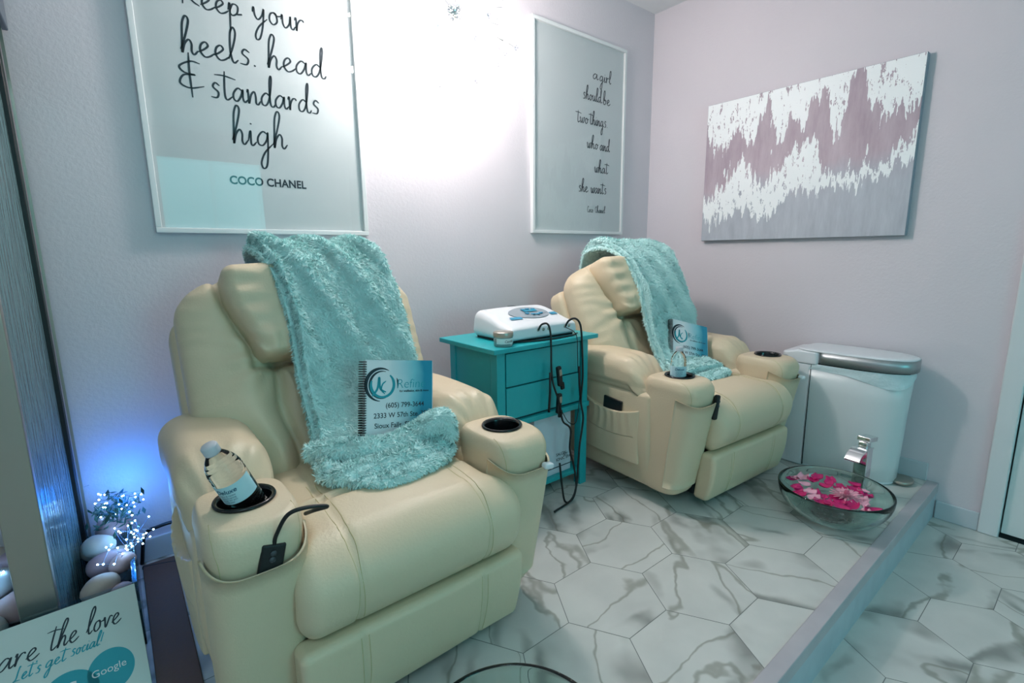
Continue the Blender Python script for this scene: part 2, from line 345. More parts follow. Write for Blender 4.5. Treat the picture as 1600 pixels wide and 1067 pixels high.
def hex_floor(name, x0, x1, y0, y1, z, ox, oy, seed, under):
    """one mesh: tiles flush over a grout bed"""
    rng = random.Random(seed); rr_ = 0.1805; sx, sy = rr_*1.5, rr_*math.sqrt(3); mb = MB(); uvs = []; mi = []
    mb.box(x0, x1, y0, y1, z-under, z-0.0008); mi += [1]*6; uvs += [(0, 0)]*24
    i0, i1 = int((x0-ox)/sx)-2, int((x1-ox)/sx)+2; j0, j1 = int((y0-oy)/sy)-2, int((y1-oy)/sy)+2
    for i in range(i0, i1+1):
        for j in range(j0, j1+1):
            cx, cy = ox+i*sx, oy+j*sy+(i % 2)*sy/2
            poly = clip_poly([(cx+(rr_-0.0014)*math.cos(R(60*k)), cy+(rr_-0.0014)*math.sin(R(60*k))) for k in range(6)], x0, x1, y0, y1)
            ang = rng.choice([0, 60, 120, 180, 240, 300]); du, dv = rng.uniform(0, 40), rng.uniform(0, 40)
            if not poly: continue
            mb.add([(p[0], p[1], z) for p in poly], [tuple(range(len(poly)))]); mi.append(0)
            for p in poly:
                a, b = p[0]-cx, p[1]-cy; ca, sa = math.cos(R(ang)), math.sin(R(ang)); uvs.append((a*ca-b*sa+du, a*sa+b*ca+dv))
    o = mb.obj(name, M_tile); o.data.materials.append(M_grout); o.data.polygons.foreach_set('material_index', mi)
    ul = o.data.uv_layers.new(name='UVMap')
    ul.data.foreach_set('uv', np.array(uvs, dtype=np.float32).ravel()); o['kind'] = 'structure'; return o
hex_floor('floor', -1.98, WX, -3.2, 0.43, LZ, 2.12, 0.137, 5, 0.1)
hex_floor('trim_2', -1.98, WX, 0.468, WY, 0.0, 1.403, 1.075, 12, 0.27)   # the raised tiled platform
M_curb = mat('curb_strip', (192, 186, 190), 0.4, bump=(40, 0.15, 0.003), var=(9, (166, 162, 170)))
M_curbf = mat('curb_face', (190, 202, 210), 0.45, var=(12, (168, 178, 188)))
c = struct('trim_1', MB().box(-1.98, WX, 0.424, 0.468, -0.045, 0.004), M_curb, bevel=0.003)
MB().box(-1.98, WX, 0.428, 0.468, LZ, -0.045).obj('riser', M_curbf, c)
struct('baseboard_back', MB().box(-1.98, WX, WY-0.012, WY, 0, 0.088), M_base, bevel=0.004)
struct('baseboard_right', MB().box(WX-0.012, WX, 0.47, WY-0.012, 0, 0.088).box(WX-0.012, WX, 0.27, 0.424, LZ, LZ+0.088), M_base, bevel=0.004)
dt = MB().box(WX-0.018, WX+0.11, DY1-0.002, DY1+0.066, LZ, 1.97).box(WX-0.018, WX+0.11, DY0-0.066, DY0+0.002, LZ, 1.97).box(WX-0.018, WX+0.11, DY0, DY1, 1.9, 1.97)
struct('trim_3', dt, M_white, bevel=0.006)
dr = struct('door_1', MB().box(WX+0.012, WX+0.05, DY0+0.006, DY1-0.007, LZ+0.018, 1.895), M_door, bevel=0.003)
kn = MB().arr(lathe([(0, 0), (.026, 0), (.026, .008), (.011, .012), (.011, .035), (.027, .045), (.03, .06), (.02, .072), (0, .074)], 24, Matrix.Translation((WX+0.012, DY0+0.08, 0.75)) @ Matrix.Rotation(R(-90), 4, 'Y')))
kn.obj('door_knob', M_steel, dr, smooth=True)
struct('door_light_block', MB().box(WX+0.052, WX+0.12, DY0, DY1, LZ-0.1, LZ).box(WX+.12, WX+.14, DY0-.05, DY1+.05, LZ-.1, 1.95), M_dark)  # dark sill plus an added backing that blocks sky light round the door

# ---------------------------------------------------------------- posters
def poster(name, x0, x1, z0, z1, label, lines, extra=None):
    t = empty(name, (x0, WY, z0), 0, label, 'framed print'); W, H = x1-x0, z1-z0; fw_, fd = 0.018, 0.024
    fr = MB().box(0, W, -fd, 0, 0, fw_).box(0, W, -fd, 0, H-fw_, H).box(0, fw_, -fd, 0, fw_, H-fw_).box(W-fw_, W, -fd, 0, fw_, H-fw_)
    fr.obj('frame', M_frame, t, bevel=0.002)
    MB().box(fw_, W-fw_, -0.010, -0.002, fw_, H-fw_).obj('print', M_paper, t)
    for (txt, u, v, xh, wd_, st) in lines:
        MB().arr(sheet3(*script_text(txt, u-x0, v-z0, xh, wd_, st), (0, -0.0106, 0), (1, 0, 0), (0, 0, 1))).obj('lettering', M_ink, t)
    if extra:
        for VF in extra: MB().arr(sheet3(*VF, (-x0, -0.0106, -z0), (1, 0, 0), (0, 0, 1))).obj('lettering', M_ink, t)
    MB().box(fw_, W-fw_, -0.016, -0.014, fw_, H-fw_).obj('glazing', M_glaze, t)
    return t
cc = font_text('COCO CHANEL', 0.0405, 0.0011, 0, 1.02)
wcc = max(p[0] for p in cc[0]); cc = ([(p[0]*0.272/wcc+0.388, p[1]+1.361) for p in cc[0]], cc[1])
poster('framed_print', 0.146, 0.906, 1.180, 2.24, 'large white framed handwriting print with black lettering hung above the nearer recliner', [
    ('Keep', .300, 1.937, .041, .185, .0056), ('your', .520, 1.943, .043, .185, .0056),
    ('heels.', .283, 1.782, .047, .245, .0060), ('head', .555, 1.790, .047, .215, .0060),
    ('&', .270, 1.665, .060, .08, .0060), ('standards', .355, 1.652, .045, .385, .0060),
    ('high', .412, 1.505, .053, .19, .0060)], [cc])
poster('framed_print', 1.862, 2.640, 1.206, 2.315, 'white framed handwriting print of several short lines hung by the room corner', [
    ('a', 2.345, 2.100, .029, .05, .0052), ('girl', 2.405, 2.098, .029, .105, .0052), ('should', 2.262, 1.978, .031, .165, .0052), ('be', 2.44, 1.974, .031, .065, .0052),
    ('two', 2.215, 1.843, .031, .10, .0052), ('things.', 2.325, 1.845, .031, .165, .0052), ('who', 2.305, 1.710, .031, .10, .0052), ('and', 2.42, 1.708, .031, .09, .0052),
    ('what', 2.375, 1.576, .031, .125, .0052), ('she', 2.235, 1.455, .031, .085, .0052), ('wants', 2.345, 1.453, .031, .145, .0052),
    ('Coco', 2.315, 1.338, .017, .055, .0032), ('Chanel', 2.385, 1.338, .017, .095, .0032)])

# ---------------------------------------------------------------- abstract canvas on the right wall
def canvas_mat():
    m = bpy.data.materials.new('pink_grey_white_brushwork'); m.use_nodes = True; nt = m.node_tree; N = nt.nodes; L = nt.links; b = N['Principled BSDF']
    uv = N.new('ShaderNodeUVMap'); uv.uv_map = 'UVMap'; sp = N.new('ShaderNodeSeparateXYZ'); L.new(uv.outputs[0], sp.inputs[0]); U, V = sp.outputs[0], sp.outputs[1]
    def noise(sx, sy, det=2, seed=0, rough=.5):
        mp = N.new('ShaderNodeMapping'); mp.inputs['Scale'].default_value = (sx, sy, 1); mp.inputs['Location'].default_value = (seed, seed*.37, seed*.7)
        n = N.new('ShaderNodeTexNoise'); n.inputs['Scale'].default_value = 1; n.inputs['Detail'].default_value = det; n.inputs['Roughness'].default_value = rough
        L.new(uv.outputs[0], mp.inputs['Vector']); L.new(mp.outputs[0], n.inputs['Vector']); return n.outputs['Fac']
    def mth(op, a, b_=None, c_=None):
        n = N.new('ShaderNodeMath'); n.operation = op
        for i, x in enumerate((a, b_, c_)):
            if x is None: continue
            if isinstance(x, (int, float)): n.inputs[i].default_value = x
            else: L.new(x, n.inputs[i])
        return n.outputs[0]
    def curve(pts):                                       # edge height as a function of u
        cn = N.new('ShaderNodeFloatCurve'); cm = cn.mapping; cu = cm.curves[0]
        cu.points[0].location = pts[0]; cu.points[1].location = pts[-1]
        for p in pts[1:-1]: cu.points.new(*p)
        cm.update(); L.new(U, cn.inputs['Value']); return cn.outputs[0]
    strk = mth('SUBTRACT', noise(42, 2.2, 3, 1.3, .6), .5); strk2 = mth('SUBTRACT', noise(70, 5, 3, 7.1, .6), .5); fine = mth('SUBTRACT', noise(150, 22, 2, 3.0), .5)
    jag = mth('ADD', mth('MULTIPLY', strk, .42), mth('ADD', mth('MULTIPLY', strk2, .22), mth('MULTIPLY', fine, .10)))
    def above(edge, k=1.0): return mth('GREATER_THAN', mth('ADD', V, mth('MULTIPLY', jag, k)), edge)
    up = above(curve([(0, .80), (.10, .68), (.20, .78), (.27, .66), (.33, .90), (.42, .66), (.48, .80), (.53, .72), (.56, .93), (.63, .84), (.68, .66), (.75, .97), (.82, .78), (.90, .70), (1, .73)]))
    lo1 = above(curve([(0, .17), (.12, .15), (.22, .22), (.33, .15), (.40, .17), (.5, .30), (.58, .30), (.68, .33), (.75, .30), (.85, .34), (1, .46)]), .8)
    lo2 = above(curve([(0, .26), (.1, .38), (.18, .52), (.24, .54), (.33, .40), (.42, .46), (.52, .60), (.6, .60), (.64, .42), (.72, .40), (.80, .38), (.9, .46), (1, .60)]), 1.0)
    band = mth('MULTIPLY', lo1, mth('SUBTRACT', 1.0, lo2))
    tip = mth('GREATER_THAN', mth('ADD', mth('MULTIPLY', noise(30, 3.5, 3, 11, .6), 1.0), mth('MULTIPLY', mth('ABSOLUTE', mth('SUBTRACT', V, .58)), -.35)), .655)
    holes = mth('GREATER_THAN', noise(60, 14, 4, 21, .7), .60)
    white = mth('MULTIPLY', mth('MINIMUM', mth('ADD', mth('ADD', up, band), tip), 1.0), mth('SUBTRACT', 1.0, holes))
    split = mth('ADD', mth('ADD', V, mth('MULTIPLY', mth('SUBTRACT', noise(6, 1.2, 3, 5), .5), .30)), mth('MULTIPLY', U, -.16))
    bg = N.new('ShaderNodeValToRGB'); L.new(split, bg.inputs[0]); e = bg.color_ramp.elements
    e[0].position = .20; e[0].color = (*s2l((182, 187, 200)), 1); e[1].position = .40; e[1].color = (*s2l((186, 158, 174)), 1)
    x = e.new(.62); x.color = (*s2l((170, 142, 160)), 1); x = e.new(.30); x.color = (*s2l((178, 174, 190)), 1)
    st = N.new('ShaderNodeMix'); st.data_type = 'RGBA'; st.inputs[0].default_value = .32; L.new(bg.outputs[0], st.inputs[6]); L.new(noise(26, 3.5, 5, 9, .7), st.inputs[7])
    mx = N.new('ShaderNodeMix'); mx.data_type = 'RGBA'; L.new(white, mx.inputs[0]); L.new(st.outputs[2], mx.inputs[6]); mx.inputs[7].default_value = (*s2l((252, 253, 254)), 1)
    L.new(mx.outputs[2], b.inputs['Base Color']); b.inputs['Roughness'].default_value = .5
    bp = N.new('ShaderNodeBump'); bp.inputs['Distance'].default_value = .002; bp.inputs['Strength'].default_value = .5; L.new(white, bp.inputs['Height']); L.new(bp.outputs[0], b.inputs['Normal'])
    return m
cz0, cz1, cy0, cy1 = 1.158, 1.947, 0.667, 1.695
t = empty('abstract_painting', (WX-.002, (cy0+cy1)/2, cz0), 0, 'wide unframed abstract canvas in mauve, grey and white on the right wall', 'painting')
hw = (cy1-cy0)/2
MB().box(-0.036, 0, -hw, hw, 0, cz1-cz0).obj('stretched_canvas', mat('canvas_edge', (150, 156, 168), .7), t, bevel=0.003)
cf = MB().add([(-0.0365, hw-.002, .002), (-0.0365, -hw+.002, .002), (-0.0365, -hw+.002, cz1-cz0-.002), (-0.0365, hw-.002, cz1-cz0-.002)], [(0, 1, 2, 3)]).obj('painted_face', canvas_mat(), t)
ul = cf.data.uv_layers.new(name='UVMap'); ul.data.foreach_set('uv', [0, 0, 1, 0, 1, 1, 0, 1])

# ---------------------------------------------------------------- recliner
def build_recliner():
    t = empty('recliner', (0, 0, 0))
    # chaise seat: the cushion and its rounded front nose in one pad
    def seatf(P):
        x, y, z = P[:, 0].copy(), P[:, 1].copy(), P[:, 2].copy()
        wide = sst(-.20, -.28, y); x = x*(1+0.135*wide)                       # wings out in front of the towers
        top = sst(-.02, .1, z)
        z = z+top*(0.028*(1-(x/.29)**2)*sst(-.34, -.05, y))                    # crown
        z = z-0.03*sst(.05, .3, y)*top                                         # lower at the back
        y = y-0.022*np.exp(-((z-.02)/.08)**2)*sst(-.15, -.3, y)
        z = z-top*(.014*np.exp(-((y+.085+.02*np.cos(x*5))/.010)**2)+.010*sst(-.09, -.05, y))
        for sx_ in (-.155, .155):
            d = np.abs(x-sx_-0.02*np.sign(sx_)*sst(-.2, .1, -y)); g = np.exp(-(d/.006)**2)
            z = z-top*.006*g; y = y+.005*g*sst(-.2, -.28, P[:, 1])
        z = z+.0035*vn(P, 7, seed=3)*top
        return np.stack([x, y, z], 1)
    MB().arr(rbox(.272, .315, .115, (.05, .09, .09), .0085, 7, seatf, (0, .285, .372))).obj('seat', M_leather, t, smooth=True)
    def footf(P):
        x, y, z = P[:, 0].copy(), P[:, 1].copy(), P[:, 2].copy()
        y = y+0.028*(.1-z)/.2; y = y-.012*np.cos(z/.105*1.5)*(P[:, 1] < 0)
        for sx_ in (-.165, .165):
            g = np.exp(-(np.abs(x-sx_)/.006)**2); y = y+.005*g*(P[:, 1] < 0)
        x = x*(1-.02*(.1-z)/.2)
        return np.stack([x, y, z+.004*vn(P, 6, seed=9)], 1)
    MB().arr(rbox(.306, .035, .108, (.02, .02, .02), .0085, 4, footf, (0, .010, .157))).obj('footrest', M_leather, t, smooth=True)
    
    from mathutils.bvhtree import BVHTree
    def seam(o, pts, r_=.0012, n=10, sink=.0002):
        bv = BVHTree.FromPolygons([v.co[:] for v in o.data.vertices], [tuple(p.vertices) for p in o.data.polygons]); P = []
        for p in cr(pts, n):
            h = bv.find_nearest(Vector(p)); P.append(h[0]+h[1]*(-sink))
        for _ in range(3): P = [P[0]]+[(P[i-1]+P[i]*2+P[i+1])/4 for i in range(1, len(P)-1)]+[P[-1]]
        MB().arr(tube([tuple(q) for q in P], r_, 5)).obj('seam', M_thread, o, smooth=True)
    so, fo = [o for o in t.children if o.name.startswith('seat')][0], [o for o in t.children if o.name.startswith('footrest')][0]
    for sx_ in (-.165, .165):
        for dd in (-.006, .006):
            k_ = 1 if sx_ > 0 else -1
            seam(so, [(k_*.168+dd, .30, .512), (k_*.174+dd, .22, .515), (k_*.175+dd, .10, .512), (k_*.175+dd, .03, .495), (k_*.175+dd, -.015, .462), (k_*.175+dd, -.045, .40), (k_*.175+dd, -.045, .34), (k_*.175+dd, -.03, .285)])
            seam(fo, [(sx_*1.03+dd, -.04, .255), (sx_*1.02+dd, -.04, .16), (sx_*1.0+dd, -.0, .07)])
    # arms
    for s in (-1, 1):
        a = empty('arm', (0, 0, 0)); a.parent = t
        def bodyf(P, s=s):
            P = P.copy(); P[:, 0] += s*.006*np.cos(P[:, 2]/.21*1.5)*(s*P[:, 0] > 0); P[:, 0] -= s*.02*sst(0, -.22, P[:, 2])*(s*P[:, 0] > 0)
            return P
        MB().arr(rbox(.094, .33, .218, .028, .03, 4, bodyf, (s*.353, .52, .288))).obj('arm_side', M_leather, a, smooth=True)
        def padf(P, s=s):
            x, y, z = P[:, 0].copy(), P[:, 1].copy(), P[:, 2].copy()
            fr = sst(-.13, -.29, y)
            z = z-.085*fr**1.5*(z > -.03)+.012*np.cos(y/.3*1.5)*(z > 0)
            x = x*(1-.10*fr)+s*.012
            wr = sst(-.06, -.2, y)*(z > -.04)
            ang = np.arctan2(x-s*.02, -(y+.33))
            z = z+wr*.0045*np.sin(ang*22+2*vn(P, 9, seed=4))+.003*vn(P, 14, 8, 14, seed=5+s)
            x = x+.003*vn(P, 10, 7, 12, seed=8+s)
            # seam line along the side
            g = np.exp(-(np.abs(z+.035)/.007)**2); x = x*(1-.05*g)
            return np.stack([x, y, z], 1)
        MB().arr(rbox(.107, .285, .080, (.07, .10, .068), .010, 6, padf, (s*.347, .495, .555))).obj('arm_pad', M_leather, a, smooth=True)
        # cup-holder tower
        cx, cy = s*.350, .128; V = []; Fc = []; n = 64
        def ring(z, hx, hy, ex, yo, blend=0.0, r_=.058):
            for k in range(n):
                th = 2*math.pi*k/n; c_, s_ = math.cos(th), math.sin(th)
                ox, oy = hx*math.copysign(abs(c_)**(2/ex), c_), hy*math.copysign(abs(s_)**(2/ex), s_)
                V.append((cx+(1-blend)*ox+blend*r_*c_, cy+(1-blend)*(oy+yo)+blend*r_*s_, z))
        zs = [(.075, .070, .080, 3, .045), (.082, .080, .09, 3.2, .042)]
        for i in range(14):
            f = i/13; z = .095+f*.435; zs.append((z, .084+.010*f+.002*math.sin(f*3.1), .094+.042*f, 3.6, .038*(1-f)))
        for i in range(1, 9):
            ph = math.pi/2*i/8; zs.append((.530+.050*math.sin(ph), .096-.014*(1-math.cos(ph)), .136-.040*(1-math.cos(ph)), 3.6, .004*(1-math.cos(ph))))
        for q in zs: ring(*q)
        for f in (.25, .5, .75, 1.0): ring(.580+.006*f, .082, .096, 3.6, .004, f)
        ring(.578, .08, .09, 3, 0, 1.0, .055)
        ring(.480, .08, .09, 3, 0, 1.0, .052)
        m = len(V)//n
        for i in range(m-1):
            for k in range(n): Fc.append((i*n+k, i*n+(k+1) % n, (i+1)*n+(k+1) % n, (i+1)*n+k))
        Fc.append(tuple(range(n))[::-1]); Fc.append(tuple((m-1)*n+k for k in range(n)))
        VV = np.array(V); VV[:, 0] += .002*vn(VV, 12, seed=17+s); VV[:, 1] += .003*vn(VV, 8, 8, 10, seed=27+s)
        to = MB().add(VV, Fc).obj('arm_tower', M_leather, a, smooth=True)
        for q in (-1, 1): seam(to, [(cx+q*.088, cy-.11, .12), (cx+q*.09, cy-.12, .30), (cx+q*.09, cy-.13, .48), (cx+q*.085, cy-.11, .555), (cx+q*.078, cy-.06, .59)])
        cup = lathe([(0, .505), (.047, .505), (.0505, .512), (.0505, .584), (.053, .590), (.060, .592), (.062, .588), (.0605, .584)], 40, Matrix.Translation((cx, cy, 0)))
        MB().arr(cup).obj('cup_holder', M_cup, a, smooth=True)
        # front pocket wrapped round the tower
        V = []; Fc = []; na, nz = 41, 12
        for off in (0.004, .0095):
            for i in range(nz):
                for k in range(na):
                    u = k/(na-1); th = math.pi+math.pi*u if True else 0
                    th = R(192)+R(156)*u
                    c_, s_ = math.cos(th), math.sin(th); ztop = .512-.030*math.sin(math.pi*u)**1.0+.014*(u if s < 0 else 1-u)
                    z = .115+(ztop-.115)*i/(nz-1); f = min(1.0, (z-.095)/.435)
                    hx = .084+.010*f+off+.002*math.sin(f*3.1); hy = .094+.042*f+off+.008*math.sin(math.pi*u)*(i/(nz-1))
                    V.append((cx+hx*math.copysign(abs(c_)**(2/3.6), c_), cy+.038*(1-f)+hy*math.copysign(abs(s_)**(2/3.6), s_), z))
        B = na*nz
        for i in range(nz-1):
            for k in range(na-1):
                q = (i*na+k, i*na+k+1, (i+1)*na+k+1, (i+1)*na+k); Fc.append(tuple(B+x for x in q)); Fc.append(q[::-1])
        for k in range(na-1):
            for i in (0, nz-1): q = (i*na+k, i*na+k+1, B+i*na+k+1, B+i*na+k); Fc.append(q if i else q[::-1])
        for i in range(nz-1):
            for k in (0, na-1): Fc.append((i*na+k, (i+1)*na+k, B+(i+1)*na+k, B+i*na+k))
        MB().add(V, Fc).obj('front_pocket', M_leather, a, smooth=True)
        # gathered side pocket
        def pkf(P, s=s):
            x, y, z = P[:, 0].copy(), P[:, 1].copy(), P[:, 2].copy(); u = y/.165; v = (z+.125)/.25
            outw = (s*x > 0)
            x = x+s*outw*(.024*np.clip(1-u*u, 0, 1)**.6*(.4+.6*v)+.0026*np.sin(y*(95+60*v)+vn(P, 12, seed=2)*2)*sst(.15, .9, v)*np.clip(1-u*u, 0, 1))
            z = np.where(z > 0, z-.030*np.clip(1-u*u, 0, 1)*v, z)
            return np.stack([x, y, z], 1)
        MB().arr(rbox(.007, .165, .125, .005, .0042, 2, pkf, (s*.444, .415, .295))).obj('side_pocket', M_leather, a, smooth=True)
    # back shell and puffed cushion, reclined
    tilt = Matrix.Translation((0, .50, .46)) @ Matrix.Rotation(R(-24), 4, 'X')
    def app(VF, M): return [M @ Vector(p) for p in VF[0]], VF[1]
    def shellf(P):
        x, y, z = P[:, 0].copy(), P[:, 1].copy(), P[:, 2].copy()
        x = x*(1-.24*sst(-.02, -.24, z)); z = z+.05*sst(.1, .34, z)*(1-(x/.4)**2)
        return np.stack([x, y, z], 1)
    MB().arr(app(rbox(.396, .055, .315, (.03, .03, .05), .03, 4, shellf, (0, .20, .225)), tilt)).obj('back_shell', M_leather, t, smooth=True)
    def cushf(P):
        x, y, z = P[:, 0].copy(), P[:, 1].copy(), P[:, 2].copy(); fr = (y < 0); z0_ = z.copy()
        x = x*(1-.26*sst(-.05, -.26, z))
        zz = np.clip((z+.33)/.6, 0, 1)
        cl = .125+.05*(1-zz)                                # bolster seams splay towards the seat
        g = np.exp(-(np.abs(np.abs(P[:, 0])-cl)/.016)**2)*sst(.22, .1, z)
        y = y+fr*.030*g
        bol = sst(cl, cl+.09, np.abs(P[:, 0])); y = y-fr*.038*bol*sst(.36, .2, np.abs(P[:, 0]))
        z = z+.030*sst(.15, .3, z)*np.clip(1-(x/.36)**2, 0, 1)-.018*sst(.2, .36, np.abs(x))*sst(.1, .33, z)
        hw_ = .255*(1-.24*sst(.30, .06, z0_)); dx_ = np.abs(P[:, 0])-hw_; dz_ = .062-z0_
        dd_ = np.maximum(dx_, dz_); y = y+fr*.045*np.exp(-((dd_-.008)/.016)**2)
        # gathers: radiating from the pillow corners and along the outer edge
        r1 = np.hypot(np.abs(P[:, 0])-.15, z-.08); an = np.arctan2(z-.08, np.abs(P[:, 0])-.15)
        y = y+fr*.0060*np.sin(an*11+2*vn(P, 7, seed=1))*np.exp(-((r1-.09)/.07)**2)
        y = y+fr*.0020*np.sin(z*120+3*vn(P, 8, seed=2))*sst(.27, .34, np.abs(P[:, 0]))
        y = y+fr*.005*vn(P, 9, 9, 6, seed=6)
        return np.stack([x, y, z], 1)
    MB().arr(app(rbox(.384, .092, .345, (.085, .075, .10), .0105, 7, cushf, (0, .085, .283)), tilt)).obj('back_cushion', M_leather, t, smooth=True)
    def pilf(P):
        x, y, z = P[:, 0].copy(), P[:, 1].copy(), P[:, 2].copy()
        x = x*(1-.24*sst(.08, -.15, z))
        y = y-.018*np.cos(np.clip(x/.25, -1, 1)*1.5)*(y < 0)
        edge = sst(.12, .22, np.abs(P[:, 0])); y = y+(P[:, 1] < .01)*.005*np.sin(z*105+4*vn(P, 9, seed=3))*edge
        eb = sst(-.05, -.12, z); y = y+(P[:, 1] < .01)*.0045*np.sin(P[:, 0]*100+3*vn(P, 8, seed=13))*eb*sst(.05, .15, np.abs(P[:, 0]))
        y = y+.003*vn(P, 14, seed=7)
        return np.stack([x, y, z], 1)
    MB().arr(app(rbox(.262, .078, .150, (.035, .05, .035), .0085, 6, pilf, (0, -.026, .492)), tilt)).obj('head_pillow', M_leather, t, smooth=True)
    MB().box(-.25, .25, .10, .70, .03, .27).box(-.22, .22, .06, .10, .04, .09).obj('base_frame', M_metal, t, bevel=.01)
    return t
rec = build_recliner()
tag(rec, 'cream leather reclining armchair nearest the camera, with lights glowing beside its left arm', 'recliner')
rec.location = (.52, 1.0, 0)
rec2 = copy_tree(rec)
rec2.location = (2.145, .965, 0); rec2.rotation_euler = (0, 0, R(-4))
rec2['label'] = 'cream leather reclining armchair farther off, in the corner between teal nightstand and bin'
PLACE = [(rec.location.copy(), 0.0), (Vector((2.145, .965, 0)), R(-4))]
def onrec(i): return Matrix.Translation(PLACE[i][0]) @ Matrix.Rotation(PLACE[i][1], 4, 'Z')

# ---------------------------------------------------------------- fleece blanket with pile
def fur_mesh(VF, count, ln, wd, seed):
    """adds short blades of pile over a base mesh (numpy, one mesh)"""
    rng = np.random.default_rng(seed); V = np.array([tuple(p) for p in VF[0]]); Q = np.array([f for f in VF[1] if len(f) == 4])
    A, B, Cc, D = V[Q[:, 0]], V[Q[:, 1]], V[Q[:, 2]], V[Q[:, 3]]
    nrm = np.cross(Cc-A, D-B); ar = np.linalg.norm(nrm, axis=1)/2; nrm = nrm/np.maximum(2*ar[:, None], 1e-12)
    i = rng.choice(len(Q), count, p=ar/ar.sum()); u, v = rng.random((2, count, 1))
    P = (A[i]*(1-u)+B[i]*u)*(1-v)+(D[i]*(1-u)+Cc[i]*u)*v; N = nrm[i]
    Pq = P @ np.array([[.8, .36, .48], [-.6, .48, .64], [0, -.8, .6]]); clump = np.stack([vn(Pq, 75, seed=31)+.6*vn(Pq, 28, seed=41), vn(Pq, 75, seed=32)+.6*vn(Pq, 28, seed=42), vn(Pq, 75, seed=33)], 1)
    tang = clump*.8+rng.normal(0, .38, (count, 3))+np.array([.12, -.25, -.7]); tang -= N*np.sum(tang*N, axis=1, keepdims=True); tang /= np.maximum(np.linalg.norm(tang, axis=1, keepdims=True), .3)
    dirn = N*.74+tang; dirn /= np.linalg.norm(dirn, axis=1, keepdims=True)
    side = np.cross(dirn, N+rng.normal(0, .16, (count, 3))); side /= np.linalg.norm(side, axis=1, keepdims=True)
    L = ln*(.7+.6*rng.random((count, 1))); mid = P+dirn*L*.55; tip = mid+(dirn+clump*.25)*L*.45
    base = P-N*.002
    X = np.stack([base-side*wd/2, base+side*wd/2, mid+side*wd*.42, mid-side*wd*.42, tip], 1).reshape(-1, 3)
    k = np.arange(count)[:, None]*5
    quads = np.concatenate([k, k+1, k+2, k+3], 1); tris = np.concatenate([k+3, k+2, k+4], 1)
    nb = len(V); allV = np.concatenate([V, X])
    loops = np.concatenate([Q.ravel(), (quads+nb).ravel(), (tris+nb).ravel()])
    tot = np.concatenate([np.full(len(Q), 4), np.full(count, 4), np.full(count, 3)])
    me = bpy.data.meshes.new('blanket'); me.vertices.add(len(allV)); me.vertices.foreach_set('co', allV.ravel().astype(np.float32))
    me.loops.add(len(loops)); me.loops.foreach_set('vertex_index', loops.astype(np.int32))
    me.polygons.add(len(tot)); me.polygons.foreach_set('loop_start', np.concatenate([[0], np.cumsum(tot)[:-1]]).astype(np.int32))
    me.polygons.foreach_set('loop_total', tot.astype(np.int32)); me.update(calc_edges=True); me.validate()
    me.polygons.foreach_set('use_smooth', [True]*len(me.polygons))
    return me
